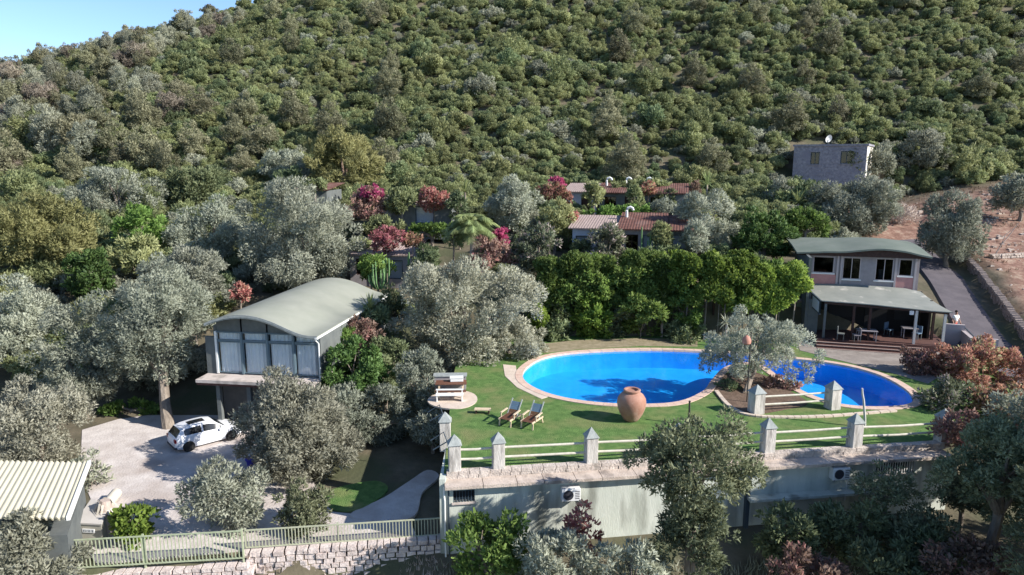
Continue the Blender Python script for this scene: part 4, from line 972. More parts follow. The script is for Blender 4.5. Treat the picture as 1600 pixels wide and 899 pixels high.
def limbs(m, base, trunk_top, ends, r0, rng, k=7, seg=8):
    base = Vector(base); tt = Vector(trunk_top)
    mid = base.lerp(tt, .5)+Vector(rng.normal(0, r0*.5, 3)); mid.z = (base.z+tt.z)/2
    m.tube([base-Vector((0, 0, .4)), base, mid, tt], [r0*1.5, r0*1.25, r0, r0*.85], seg)
    sel = ends[rng.permutation(len(ends))[:k]]
    for e in sel:
        e = Vector(e); q = tt.lerp(e, .5)+Vector((rng.normal(0, .12), rng.normal(0, .12), .1))
        m.tube([tt-Vector((0, 0, .1)), q, e], [r0*.62, r0*.4, r0*.12], 6)
        for j in range(2):
            e2 = q.lerp(e, .6)+Vector(rng.normal(0, .35, 3)*np.array([1, 1, .6])); m.tube([q, q.lerp(e2, .5)+Vector((0, 0, .05)), e2], [r0*.3, r0*.2, r0*.06], 5)
KIND = dict(   # material, leaf size, aspect, leaves per m2 of crown surface, cloud options, bark
    olive=('olive', .135, .36, 230, dict(K=30, sub=11, lobe=.36, subr=.40, zmin=-.95, spread=(.62, .93)), 'bark'),
    olive_warm=('olive_warm', .135, .36, 230, dict(K=30, sub=11, lobe=.36, subr=.40, zmin=-.95, spread=(.62, .93)), 'bark'),
    olive_sparse=('olive', .13, .34, 130, dict(K=26, sub=9, lobe=.36, subr=.38, open_=.35, flat=.7), 'bark'),
    olive_green=('olive_green', .125, .40, 210, dict(K=38, sub=9, lobe=.34, subr=.40, open_=.1, zmin=-.95, spread=(.45, .9)), 'bark'),
    lush=('lush', 0.178, .55, 112, dict(K=26, sub=8, lobe=.36, subr=.42, zmin=-.8), 'bark'),
    lush_bright=('lush_bright', 0.192, .6, 104, dict(K=26, sub=8, lobe=.34, subr=.42, zmin=-.8), 'bark'),
    ficus=('ficus', 0.163, .6, 136, dict(K=30, sub=8, lobe=.32, subr=.42, zmin=-.9), 'bark'),
    pine=('pine', 0.178, .26, 208, dict(K=34, sub=9, lobe=.30, subr=.40, zmin=-.7), 'bark_red'),
    pine_yellow=('pine_yellow', 0.178, .28, 224, dict(K=36, sub=9, lobe=.30, subr=.40, zmin=-.8), 'bark_red'),
    oleander=('oleander', 0.163, .4, 128, dict(K=30, sub=8, lobe=.34, subr=.42, zmin=-.95), 'bark'),
    bougain_red=('bougain_red', 0.148, .7, 120, dict(K=22, sub=8, lobe=.36, subr=.42, zmin=-.8), 'bark'),
    bougain_pink=('bougain_pink', 0.148, .7, 120, dict(K=18, sub=8, lobe=.36, subr=.42, zmin=-.8), 'bark'),
    bougain_coral=('bougain_coral', 0.148, .7, 120, dict(K=24, sub=8, lobe=.36, subr=.42, zmin=-.8), 'bark'),
    bougain_brown=('bougain_brown', 0.148, .6, 120, dict(K=24, sub=8, lobe=.36, subr=.42, zmin=-.8), 'bark'),
    grey_bush=('maquis_grey', 0.178, .45, 112, dict(K=24, sub=8, lobe=.36, subr=.42, zmin=-.7), 'bark'),
    maquis=('maquis', 0.178, .5, 120, dict(K=24, sub=8, lobe=.36, subr=.42, zmin=-.7), 'bark'),
    dark_bush=('maquis_dark', 0.178, .5, 112, dict(K=24, sub=8, lobe=.36, subr=.42, zmin=-.7), 'bark'),
    dry=('dry', 0.192, .2, 96, dict(K=20, sub=8, lobe=.36, subr=.45, zmin=-.6), 'bark_pale'),
)
SEED = [100]
def plant(name, kind, x0, x1, y0, y1, Y, label, cat='tree', base=None, gz=None, group=None, dens=1.0, depth=None, trunk=True, r0=None, tall=1.05, **ov):
    """x0..x1, y0..y1: where the crown shows in the photograph, Y: how far back it stands"""
    SEED[0] += 1; rng = np.random.default_rng(SEED[0])
    mt, ls, asp, den, opt, bark = KIND[kind]; opt = dict(opt); opt.update(ov)
    if name in ('vine', 'shrub', 'bougainvillea'): opt['zmin'] = -1.0
    c = atY((x0+x1)/2, (y0+y1)/2, Y); s = scale_at(c)
    rx = (x1-x0)/2/s; rz = (y1-y0)/2/s*tall; ry = depth or min(rx, rz*1.3)*.95
    bx, by = (c.x, c.y) if base is None else base
    g = T(bx, by) if gz is None else gz
    rx_, ry_, rz_ = rx*.95, ry*.95, rz*.95
    area = 4*math.pi*((rx*ry)**1.6/3+(rx*rz)**1.6/3+(ry*rz)**1.6/3)**(1/1.6)
    k = min(1.0, 26.0/s)           # farther plants get larger, fewer leaves
    ls2 = ls/max(.62, k)**.0*(1.0 if s > 26 else 1.0+(26-s)/26*1.1)
    n = int(area*den*dens*(ls/ls2)**1.7)
    n = max(900, min(int(n*1.4), 60000))
    if rx > 2.6: opt['K'] = int(opt['K']*1.7); opt['lobe'] = opt['lobe']*.85; opt['spread'] = (.4, .93)
    P, O, tb, ce = crown_cloud(rng, (rx_, ry_, rz_), n, **opt)
    t = thing(name, label, cat, (bx, by, g), 0, group)
    off = np.array([c.x-bx, c.y-by, c.z-g])
    link_mesh('crown', leaf_mesh('crown', P+off, O, ls2, asp, rng, material=MATS[mt], tintbias=tb), t)
    if trunk:
        r = r0 or (.03 if name in ('bougainvillea', 'vine', 'shrub') else max(.05, .055*rx+.03)); m = MB()
        ends = ce*.85+off; ends = ends[ends[:, 2] > off[2]-rz*.5]
        zt = max(.25, (off[2]-rz*.55)); tt = (off[0]*.55, off[1]*.55, zt)
        limbs(m, (0, 0, 0), tt, ends, r, rng); m.build('trunk', MATS[bark], t, smooth=True)
    return t
# --- olives and garden trees around the hall and the drive
tb_ = at(263, 668, zs)
plant('olive_tree', 'olive', 160, 335, 398, 640, 40.6, 'tall silver olive with pale leaning trunk left of the hall', base=(tb_.x, tb_.y), r0=.3, tall=.95)
plant('olive_tree', 'olive', 215, 372, 386, 480, 47.5, 'round silver olive behind the tall olive left of the hall', dens=1.2)
plant('olive_tree', 'olive', 55, 190, 470, 652, 40.5, 'silver olive hanging low over the back of the driveway', depth=2.4)
plant('olive_tree', 'olive_warm', -20, 135, 592, 748, 33.5, 'warm grey olive above the shed roof', gz=-2.9)
plant('olive_tree', 'olive', -50, 90, 438, 590, 46.5, 'grey olive cut by the picture edge above the warm grey one')
plant('olive_tree', 'olive', 380, 566, 280, 462, 56, 'large billowing silver olive behind the hall roof')
plant('olive_tree', 'olive', 262, 402, 318, 408, 61, 'wide grey olive left of the large billowing one')
plant('olive_tree', 'olive', 118, 250, 268, 350, 74, 'pinkish grey olive above the bright green tree')
plant('olive_tree', 'olive_warm', 374, 562, 582, 780, 32.6, 'drooping silver olive in the middle of the driveway', gz=-2.9, dens=1.5, depth=3.1)
plant('olive_tree', 'olive', 292, 410, 720, 845, 27.4, 'young grey green olive inside the bar fence', gz=-2.9)
plant('olive_tree', 'olive_green', 428, 522, 756, 838, 27.3, 'small young olive just behind the lower fence', gz=-2.9)
plant('olive_tree', 'olive_warm', 610, 852, 394, 590, 44.5, 'broad grey olive between the hall and the pool', gz=0, depth=3.6, dens=1.1)
plant('olive_tree', 'olive', 620, 700, 545, 655, 38.2, 'grey olive leaning over the picnic patio', gz=-2.9)
plant('olive_tree', 'olive', 556, 640, 600, 700, 37, 'low silver olive under the dark green ficus', gz=-2.9)
plant('olive_tree', 'olive', 640, 712, 636, 700, 35.5, 'silver olive tuft against the left terrace wall', gz=-2.9)
plant('olive_tree', 'olive', 500, 585, 605, 700, 36, 'small silver olive right of the drooping one', gz=-2.9)
pb_ = at(1166, 615, 0)
plant('olive_tree', 'olive_sparse', 1080, 1282, 488, 612, 39.0, 'open crowned grey olive with forked trunk on the pool island', base=(pb_.x, pb_.y), gz=.03, r0=.16, tall=1.0, depth=3.0)
plant('ficus_tree', 'ficus', 503, 606, 528, 655, 38.8, 'dense dark green ficus beside the right wall of the hall', gz=-2.9)
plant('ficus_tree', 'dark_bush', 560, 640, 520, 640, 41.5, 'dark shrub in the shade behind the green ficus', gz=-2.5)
plant('oleander_bush', 'bougain_brown', 532, 600, 494, 548, 42.5, 'pinkish shrub under the hall eave', 'bush', gz=-2.0)
plant('pine_tree', 'pine_yellow', -30, 150, 300, 462, 58, 'big yellow green pine at the left picture edge')
plant('tree', 'lush', 182, 256, 318, 408, 60, 'bright green upright tree beside the yellow green pine', zmin=-.9)
plant('tree', 'ficus', 98, 176, 386, 475, 53, 'deep green tree below the bright green upright one')
plant('tree', 'maquis', 170, 260, 375, 440, 57, 'olive brown tree under the bright green upright one')
plant('tree', 'dark_bush', 255, 345, 255, 330, 78, 'dark green tree behind the wide grey olive')
plant('pine_tree', 'pine_yellow', 470, 604, 205, 312, 84, 'light green pine above the large billowing olive')
plant('tree', 'olive', 405, 500, 235, 300, 88, 'silvery tree left of the light green pine')
plant('bush', 'bougain_red', 360, 390, 442, 474, 50.5, 'small coral red bush at the back corner of the hall', 'bush')
# --- garden between the bungalows
plant('bougainvillea', 'bougain_brown', 543, 604, 298, 352, 66.5, 'brownish bougainvillea at the left end of the upper bungalow', 'bush')
plant('bougainvillea', 'bougain_pink', 560, 602, 290, 314, 66.6, 'bright pink bougainvillea tuft on top of the brownish one', 'bush', gz=7)
plant('bougainvillea', 'bougain_red', 648, 708, 293, 329, 66.3, 'red bougainvillea over the pale square window', 'bush', gz=6)
plant('bush', 'maquis', 600, 655, 300, 340, 66, 'green creeper between the pink and the red bougainvillea', 'bush')
plant('bougainvillea', 'bougain_red', 574, 632, 356, 398, 56.2, 'rose red bougainvillea on the low bungalow roof', 'bush')
plant('bush', 'cover', 625, 660, 360, 384, 56.5, 'orange green creeper right of the rose red bougainvillea', 'bush') if 'cover' in KIND else plant('bush', 'bougain_coral', 628, 662, 366, 388, 56.5, 'orange creeper right of the rose red bougainvillea', 'bush')
plant('bougainvillea', 'bougain_brown', 728, 806, 374, 446, 55, 'faded brown bougainvillea below the palm', 'bush')
plant('bougainvillea', 'bougain_pink', 772, 796, 354, 386, 57.5, 'crimson bougainvillea right of the palm', 'bush')
plant('olive_tree', 'olive', 755, 846, 278, 360, 68, 'grey olive right of the palm top')
plant('oleander_bush', 'oleander', 802, 884, 350, 446, 55, 'tall oleander with whitish flowers left of the vine bank', 'bush')
plant('oleander_bush', 'oleander', 916, 982, 354, 412, 56.5, 'rounded oleander with whitish flowers before the pale roofed bungalow', 'bush')
plant('tree', 'maquis', 836, 898, 318, 380, 62, 'yellow green tree left of the pale roofed bungalow')
plant('bougainvillea', 'bougain_coral', 842, 890, 283, 330, 72, 'coral bougainvillea at the left of the upper row', 'bush')
plant('bougainvillea', 'bougain_pink', 852, 884, 278, 300, 74, 'crimson flowers above the coral bougainvillea', 'bush', gz=8)
plant('bougainvillea', 'bougain_red', 876, 902, 326, 350, 63, 'small red bougainvillea beside the pale roof', 'bush', gz=6)
plant('olive_tree', 'olive', 1062, 1150, 300, 394, 60.5, 'grey olive right of the lower bungalows')
plant('olive_tree', 'olive', 1012, 1062, 314, 352, 66, 'small grey olive in front of the dark veranda')
plant('bush', 'olive', 1066, 1110, 346, 400, 56.5, 'grey shrub at the right bungalow corner', 'bush')
plant('bush', 'maquis_', 0, 1, 0, 1, 60, '') if False else None
plant('bush', 'maquis', 978, 1004, 288, 330, 72, 'creeper hanging between the two veranda openings', 'bush')
plant('bush', 'maquis', 912, 944, 286, 330, 72.5, 'green creeper between the upper bungalows', 'bush')
plant('tree', 'ficus', 1145, 1246, 324, 408, 57, 'round dark green tree behind the pavilion roof')
plant('tree', 'lush', 1216, 1302, 330, 372, 60, 'mid green shrubs above the pavilion roof', 'tree')
plant('bougainvillea', 'bougain_brown', 1072, 1096, 284, 312, 76, 'small reddish bush right of the veranda roof', 'bush')
plant('olive_tree', 'olive', 1270, 1398, 274, 376, 71, 'broad grey olive in front of the stone house')
plant('olive_tree', 'olive', 1196, 1256, 283, 336, 76, 'grey tree left below the stone house')
plant('olive_tree', 'olive', 1436, 1532, 302, 424, 61.5, 'grey olive at the roadside wall on the red field')
plant('tree', 'grey_bush', 1395, 1475, 200, 290, 95, 'dark grey tree right of the stone house')
plant('tree', 'grey_bush', 1352, 1400, 225, 280, 91, 'thorny grey bush against the stone house side', 'tree')
plant('bush', 'maquis', 1322, 1352, 226, 272, 89.5, 'creeper on the lit corner of the stone house', 'bush')
plant('bush', 'grey_bush', 1556, 1640, 270, 345, 72, 'grey green bush on the edge of the red field', 'bush')
plant('bush', 'grey_bush', 1505, 1545, 362, 398, 62, 'thin dry bush in the middle of the red field', 'bush', dens=.5)
plant('bush', 'dry', 1380, 1432, 318, 356, 74, 'dry brown bush on the bank left of the roadside olive', 'bush', dens=.6)
# --- vine bank behind the pool
for k, a in enumerate([(838, 902, 408, 500, 50.6, 'lush', 'leafy green climber at the left end of the vine bank'), (886, 964, 405, 480, 50.6, 'lush', 'rounded vine mass left of the middle of the bank'),
        (952, 1030, 404, 480, 50.6, 'lush', 'vine mass in the middle of the bank'), (890, 958, 452, 538, 49.6, 'lush_bright', 'yellowish leafy shrub at the pool edge below the vines'),
        (958, 1046, 440, 540, 49.4, 'lush', 'big leafy shrub behind the middle of the pool'), (1022, 1086, 402, 470, 50.2, 'olive_green', 'grey green climber beside the vine pergola'),
        (822, 858, 462, 530, 49.3, 'lush_bright', 'bright yellow green shrub beside the broad olive'), (1180, 1262, 414, 468, 48.9, 'lush_bright', 'vine spilling over the roof of the changing rooms'),
        (1122, 1190, 440, 492, 48.6, 'lush_bright', 'light green vine hanging down at the right of the pergola'), (1072, 1180, 402, 448, 49.0, 'lush_bright', 'bright vine crown on top of the pergola'),
        (905, 975, 400, 440, 54.5, 'lush', 'vine crest on the top of the bank left of the dark red roof'), (1000, 1075, 398, 440, 54.5, 'lush_bright', 'vine crest on the top of the bank below the small red roof'), (1150, 1225, 402, 440, 54.0, 'dark_bush', 'dark climber behind the bright vine crown'), (840, 900, 470, 540, 50.2, 'dark_bush', 'dark climber in the shaded left corner of the vine bank'), (935, 1000, 460, 535, 50.4, 'dark_bush', 'dark climber in the gap between the leafy shrubs'),
        (845, 890, 500, 545, 49.0, 'dark_bush', 'low dark shrub at the back left of the pool'), (1040, 1100, 500, 545, 48.8, 'dark_bush', 'dark undergrowth shrub behind the pool olive')]):
    plant('vine' if 'vine' in a[6] or 'climber' in a[6] else 'shrub', a[5], a[0], a[1], a[2], a[3], a[4], a[6], 'plant', dens=1.15, gz=max(0, T(atY((a[0]+a[1])/2, a[3], a[4]).x, a[4])-.2), zmin=-.95)
pg = thing('pergola', 'dark wooden pergola under the bright vine right of the bank', 'pergola', at(1060, 520, 0))
for x_ in (0, 2.6, 5.2):
    for y_ in (0, 2.0): MB().box(x_-.07, x_+.07, y_-.07, y_+.07, 0, 3.1).build('post', MATS['dark_wood'], pg)
for y_ in (0, 2.0): MB().box(-.3, 5.5, y_-.05, y_+.05, 3.1, 3.25).build('beam', MATS['dark_wood'], pg)
for k in range(12): MB().box(-.2+k*.5, -.12+k*.5, -.5, 2.5, 3.251, 3.36).build('batten', MATS['dark_wood'], pg)
# --- right and foreground
plant('bougainvillea', 'bougain_coral', 1446, 1620, 534, 622, 39.5, 'wide coral red bougainvillea beside the lane', 'bush', gz=-.5, dens=1.2)
plant('bougainvillea', 'bougain_brown', 1400, 1470, 548, 606, 41, 'dark crimson shaded bush at the end of the pool', 'bush', gz=-.4)
plant('oleander_bush', 'oleander', 1430, 1528, 590, 692, 34.5, 'green oleander with pale flowers at the right end of the pool fence', 'bush', gz=-1)
plant('oleander_bush', 'bougain_coral', 1520, 1612, 600, 690, 33.5, 'pinkish flowering oleander above the dark foreground olive', 'bush', gz=-1.5)
plant('bougainvillea', 'bougain_brown', 1462, 1530, 640, 708, 29.6, 'purple brown bush at the end of the parapet', 'bush', gz=-2)
plant('olive_tree', 'olive_green', 1478, 1660, 640, 850, 24.5, 'dark grey olive filling the lower right corner', gz=-4.6, r0=.22)
plant('olive_tree', 'olive', 1560, 1720, 600, 760, 27.0, 'grey olive behind the dark corner olive', gz=-3)
plant('oak_tree', 'olive_green', 985, 1200, 652, 800, 22.9, 'green leafy tree in front of the retaining wall', gz=-5, r0=.16, depth=2.2, dens=.95, base=(atY(1080, 800, 22.9).x, 22.9))
plant('oak_tree', 'olive_green', 1020, 1150, 770, 910, 22.7, 'lower boughs bush under the leafy foreground tree', 'bush', gz=-5.2)
plant('bush', 'lush', 700, 832, 806, 930, 23.9, 'green bush at the foot of the wall corner', 'bush', gz=-5, dens=.9)
plant('bush', 'olive', 812, 940, 832, 930, 22.6, 'silver grey bush at the bottom edge left of the leafy tree', 'bush', gz=-5.2)
plant('bush', 'olive', 925, 1050, 850, 940, 22.3, 'second silver grey bush at the bottom edge under the leafy tree', 'bush', gz=-5.2)
plant('bougainvillea', 'bougain_red', 884, 940, 785, 880, 24.4, 'thin red bougainvillea against the shaded wall', 'bush', gz=-4.6, dens=.35, open_=.4)
plant('bush', 'olive_green', 1330, 1440, 725, 800, 26.6, 'olive shoots in front of the barred window', 'bush', gz=-4.2, dens=.45, open_=.35)
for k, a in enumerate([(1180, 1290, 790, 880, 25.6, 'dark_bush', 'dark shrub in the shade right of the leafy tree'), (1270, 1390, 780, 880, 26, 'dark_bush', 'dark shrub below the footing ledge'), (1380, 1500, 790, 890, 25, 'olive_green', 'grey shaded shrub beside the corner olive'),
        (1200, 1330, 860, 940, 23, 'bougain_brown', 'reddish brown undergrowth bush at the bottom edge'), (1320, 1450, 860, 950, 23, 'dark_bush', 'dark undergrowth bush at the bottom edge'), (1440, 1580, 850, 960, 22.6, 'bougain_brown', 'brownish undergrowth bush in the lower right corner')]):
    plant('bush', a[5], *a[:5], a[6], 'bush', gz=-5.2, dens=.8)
# tall trees standing outside the right picture edge, they shade the slope
plant('pine_tree', 'olive_green', 1720, 1960, 480, 760, 23, 'tall tree beyond the right picture edge', gz=-5, r0=.3)
plant('olive_tree', 'olive_warm', -20, 118, 800, 930, 23.6, 'dusty grey olive in the lower left corner', gz=-5, dens=1.0)
plant('bush', 'lush_bright', 176, 238, 785, 850, 26.4, 'bright green young bush behind the bar fence', 'bush', gz=-2.9)
plant('bush', 'grey_bush', 110, 172, 705, 780, 31.5, 'dusty bush at the upper corner of the shed roof', 'bush', gz=-2.9, dens=.5, open_=.3)
plant('bush', 'lush', 150, 260, 628, 660, 41.5, 'low green shrubs at the back edge of the driveway', 'bush', gz=-2.9)
plant('bush', 'bougain_brown', 1186, 1252, 590, 634, 38.3, 'low brownish shrubs on the pool island', 'bush', gz=.03)
plant('bush', 'dark_bush', 1118, 1160, 590, 634, 38.0, 'dark shrub at the foot of the pool olive', 'bush', gz=.03)

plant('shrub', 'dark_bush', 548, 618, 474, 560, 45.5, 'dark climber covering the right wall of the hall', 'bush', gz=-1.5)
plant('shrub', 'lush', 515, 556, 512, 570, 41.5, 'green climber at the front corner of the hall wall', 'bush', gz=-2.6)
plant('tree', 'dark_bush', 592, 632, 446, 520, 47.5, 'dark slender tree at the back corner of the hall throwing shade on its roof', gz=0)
plant('vine', 'lush_bright', 1030, 1110, 408, 458, 49.3, 'vine tangle left of the bright pergola vine', 'plant', gz=3, zmin=-.95)
plant('vine', 'lush', 1160, 1262, 410, 452, 49.2, 'vine hedge between the pergola and the pavilion', 'plant', gz=2.6, zmin=-.95)
plant('vine', 'lush', 1046, 1100, 440, 520, 49.0, 'hanging vine curtain left of the pergola', 'plant', gz=.5, zmin=-.95)
plant('vine', 'olive_green', 990, 1050, 408, 470, 52.0, 'pale climber among the green vines', 'plant', gz=2, zmin=-.95)
plant('vine', 'lush', 846, 930, 420, 490, 51.0, 'second leafy climber at the left end of the vine bank', 'plant', gz=1, zmin=-.95)
plant('bush', 'maquis', 560, 640, 340, 372, 61.5, 'green ground cover under the upper bungalow windows', 'bush', tall=.9)
plant('bush', 'lush', 630, 720, 348, 376, 61.0, 'dark green hedge below the pale square window', 'bush', tall=.9)
plant('bush', 'dark_bush', 700, 735, 300, 352, 65.0, 'dark shrub at the right end of the upper bungalow', 'bush')
plant('bush', 'maquis', 600, 700, 296, 318, 69.5, 'creeper covering the roof of the upper bungalow', 'bush', gz=7.5, zmin=-.9)
plant('bush', 'lush', 560, 600, 396, 444, 54.5, 'leafy shrub before the low bungalow wall', 'bush')
plant('bush', 'maquis', 545, 582, 372, 398, 58.5, 'grey creeper on the left of the low bungalow roof', 'bush', gz=5)
plant('bush', 'dark_bush', 636, 690, 384, 436, 53.0, 'dark shrub right of the low bungalow', 'bush')
plant('bush', 'lush', 905, 1050, 322, 346, 66.5, 'sunny green ground cover between the two bungalow rows', 'bush', tall=.8, depth=1.5)
plant('bush', 'maquis', 1018, 1052, 344, 396, 57.0, 'tangled creeper between the red roofed bungalows', 'bush')
plant('bush', 'dark_bush', 892, 922, 372, 408, 57.5, 'dark shrub below the pale roofed bungalow wall', 'bush')
plant('bush', 'dark_bush', 975, 1075, 386, 412, 56.0, 'low dark hedge before the lower bungalows', 'bush', depth=.8)
plant('olive_tree', 'olive_green', 1640, 1800, 560, 860, 23.5, 'large olive just beyond the right picture edge', gz=-5, r0=.3, depth=3.0)
plant('olive_tree', 'olive_green', 1590, 1720, 700, 900, 22.0, 'low olive beyond the right picture corner', gz=-5.5, r0=.2)
for k_, (x0_, y0_, r_) in enumerate([(20.5, 20.0, 3.4), (25.5, 17.5, 4.0), (26.5, 22.5, 3.6), (17.5, 17.5, 2.6)]):
    dd = y0_*cp+(CAMZ-.3)*sp; uu = y0_*sp-(CAMZ-.3)*cp; pxc = 800+F*x0_/dd; pyc = 449.5-F*uu/dd; w_ = r_*F/dd
    plant('olive_tree', 'olive_green', pxc-w_, pxc+w_, pyc-w_*1.05, pyc+w_*1.05, y0_, ['tall olive standing on the slope beyond the lower right corner', 'tallest olive beyond the lower right corner, furthest from the wall', 'tall olive beyond the right end of the retaining wall', 'small olive just below the lower right corner'][k_], gz=-6, r0=.25)
def hedge(name, kind, x0, x1, y0, y1, Y, dep, label, gz, n=16000, lobe=.55):
    SEED[0] += 1; rng = np.random.default_rng(SEED[0]); mt, ls, asp, den, opt, bark = KIND[kind]
    a, b = atY(x0, y1, Y), atY(x1, y0, Y); w, h = b.x-a.x, b.z-a.z
    t = thing(name, label, 'hedge', (a.x, Y, gz))
    K = int(w*h*2.2+w*dep*2.5)
    c = np.stack([rng.uniform(0, w, K), rng.uniform(-dep*.5, dep*.5, K), rng.uniform(0, h, K)], 1)
    top = rng.uniform(size=K) < .4; c[top, 2] = h+rng.normal(0, .14, top.sum()); c[~top, 1] = -dep*.5+np.abs(rng.normal(0, .18, (~top).sum()))
    c[:, 2] += .28*np.sin(c[:, 0]*1.3+x0)+.2*np.sin(c[:, 0]*3.1)
    pick = rng.integers(0, K, n); d = sphere(rng, n, -.8); r = lobe*rng.uniform(.6, 1.15, K)[pick]
    P = c[pick]+d*(r*(1-.4*rng.uniform(size=n)**2))[:, None]*np.array([1, .8, .9]); O = unit(d*.7+np.array([0, -.35, .4]))
    link_mesh('foliage', leaf_mesh('foliage', P+np.array([0, 0, a.z-gz]), O, ls*1.15, asp, rng, material=MATS[mt], tintbias=rng.uniform(size=K)[pick]), t)
    for k in range(max(3, int(w/1.2))):
        x_ = w*(k+.5)/max(3, int(w/1.2)); MB().tube([(x_, 0, -.2), (x_+.1, .05, (a.z-gz+h)*.5), (x_-.05, 0, a.z-gz+h*.8)], [.06, .05, .03], 5).build('stem', MATS['bark'], t)
hedge('vine_hedge', 'lush', 846, 1050, 412, 470, 50.4, 1.6, 'long green vine hedge along the bank behind the pool', 0.0, 40000)
hedge('vine_hedge', 'lush_bright', 1058, 1180, 410, 466, 48.7, 2.0, 'bright sunlit vine roof over the pergola', 0.0, 28000)
hedge('vine_hedge', 'lush_bright', 1172, 1258, 422, 470, 48.5, 1.2, 'bright vine hedge reaching the pavilion wall', 0.0, 17000)
plant('bush', 'olive_warm', 740, 852, 500, 580, 45.2, 'low grey boughs of shrub between the broad olive and the pool coping', 'bush', gz=0, dens=1.1)
plant('bush', 'maquis', 945, 1062, 282, 300, 77.5, 'creeper matted over the ridge of the long veranda roof', 'bush', depth=1.2, tall=.8)
plant('bush', 'dark_bush', 1024, 1060, 300, 336, 73.5, 'dark shrub before the right end of the long veranda', 'bush')
plant('bush', 'oleander', 936, 972, 350, 384, 58.0, 'small pale flowered oleander between the two lower roofs', 'bush')
plant('bougainvillea', 'bougain_coral', 1000, 1026, 284, 304, 73.5, 'coral creeper on the veranda roof edge', 'bush', gz=7.5)
plant('bush', 'maquis', 468, 516, 282, 302, 72.5, 'creeper over the roof of the small hut', 'bush', gz=7)
plant('bush', 'olive_green', 1455, 1560, 716, 800, 27.2, 'shaded olive shoots at the right end of the retaining wall', 'bush', gz=-4)
plant('bush', 'dark_bush', 1390, 1500, 830, 920, 24.0, 'dark bush under the corner olive', 'bush', gz=-5)
plant('bush', 'lush', 566, 612, 398, 440, 53.6, 'leafy plant wrapped round the cactus cluster', 'bush', dens=.6)
plant('bush', 'maquis', 690, 728, 350, 392, 57.0, 'green shrub at the foot of the palm', 'bush')
# --- spiky plants: palm, yuccas, cactus
def frond(m, rng, base, az, L, el, droop, wid, nl=22):
    a = np.array([math.cos(az), math.sin(az), 0.0]); side = np.array([-math.sin(az), math.cos(az), 0.0]); P = []
    for i in range(nl+1):
        t = i/nl; r = L*(t*math.cos(el)+.0); z = L*(t*math.sin(el)-droop*t*t)
        P.append(np.array(base)+a*r*(1-.15*t*t)+np.array([0, 0, z]))
    for i in range(3, nl):
        t = i/nl; w = wid*math.sin(math.pi*min(1, .18+t*.8)); d = P[i+1]-P[i]; d = d/np.linalg.norm(d)
        for s in (-1, 1):
            e = P[i]+side*s*w*.8+d*w*.55+np.array([0, 0, -w*.35+rng.normal(0, .04)]); h = d*.055
            m.add([P[i]-h, P[i]+h, e], [(0, 1, 2)])
    for i in range(nl):
        q = side*.025*(1-i/nl)+side*.006; m.add([P[i]-q, P[i]+q, P[i+1]+q, P[i+1]-q], [(0, 1, 2, 3)])
def tint(me, rng):
    n = len(me.vertices); a = me.attributes.new('tint', 'FLOAT', 'POINT'); a.data.foreach_set('value', rng.uniform(.15, 1, n).astype(np.float32))
def palm(px, py_c, Y, L, label, nf=26, name='palm_tree', r=.22, gz=None, wid=.5):
    SEED[0] += 1; rng = np.random.default_rng(SEED[0]); c = atY(px, py_c, Y); g = T(c.x, Y) if gz is None else gz
    t = thing(name, label, 'palm', (c.x, Y, g)); h = c.z-g
    MB().tube([(0, 0, -.2), (.05, 0, h*.5), (0, 0, h)], [r*1.25, r, r*.95], 9).build('trunk', MATS['bark_pale'], t, smooth=True)
    for k in range(nf):
        m = MB(); el = rng.uniform(-.35, 1.25); frond(m, rng, (0, 0, h), k*2.4+rng.uniform(-.2, .2), L*rng.uniform(.8, 1.1), el, .35+.35*max(0, el), wid)
        o = m.build('frond', MATS['palm_leaf'], t); tint(o.data, rng)
palm(737, 350, 56.0, 2.9, 'fan of green palm fronds above the faded brown bougainvillea', 46, wid=1.0)
def yucca(px, py, Y, L, label, n=40, gz=None, mt='palm_leaf', h0=.0):
    SEED[0] += 1; rng = np.random.default_rng(SEED[0]); c = atY(px, py, Y); g = T(c.x, Y) if gz is None else gz
    t = thing('yucca', label, 'plant', (c.x, Y, g)); h = max(.2, c.z-g)
    MB().tube([(0, 0, -.1), (.04, .02, h)], [.1, .08], 6).build('trunk', MATS['bark_pale'], t)
    m = MB()
    for k in range(n):
        az = rng.uniform(0, 6.28); el = rng.uniform(-.2, 1.4); l = L*rng.uniform(.7, 1.1); d = Vector((math.cos(az)*math.cos(el), math.sin(az)*math.cos(el), math.sin(el))); s = Vector((-math.sin(az), math.cos(az), 0))*.045
        p = Vector((0, 0, h)); q = p+d*l*.6; e = p+d*l+Vector((0, 0, -.2*l*math.cos(el)))
        m.add([p-s*.6, p+s*.6, q+s, q-s], [(0, 1, 2, 3)]); m.add([q-s, q+s, e], [(0, 1, 2)])
    o = m.build('leaves', MATS[mt], t); tint(o.data, rng)
yucca(1247, 318, 72, 1.8, 'spiky yucca left of the broad olive below the stone house', 60)
yucca(1105, 288, 82, 2.0, 'upright yucca above the upper bungalows', 50)
yucca(1068, 445, 50.2, 1.4, 'drooping yucca head among the vines', 60, gz=0)
yucca(1036, 470, 49.6, 1.2, 'yucca below the vine bank beside the pergola', 60, gz=0)
yucca(876, 445, 50.3, 1.2, 'yucca at the left end of the vine bank', 60, gz=0)
yucca(578, 484, 45.0, 1.3, 'dark spiky dracaena rising above the hall eave', 60, gz=-2)
yucca(726, 300, 70, 1.6, 'light green spiky palm behind the fan palm', 60)
yucca(1135, 505, 46.8, .8, 'blue green agave behind the pool olive', 40, gz=0, mt='maquis_grey')
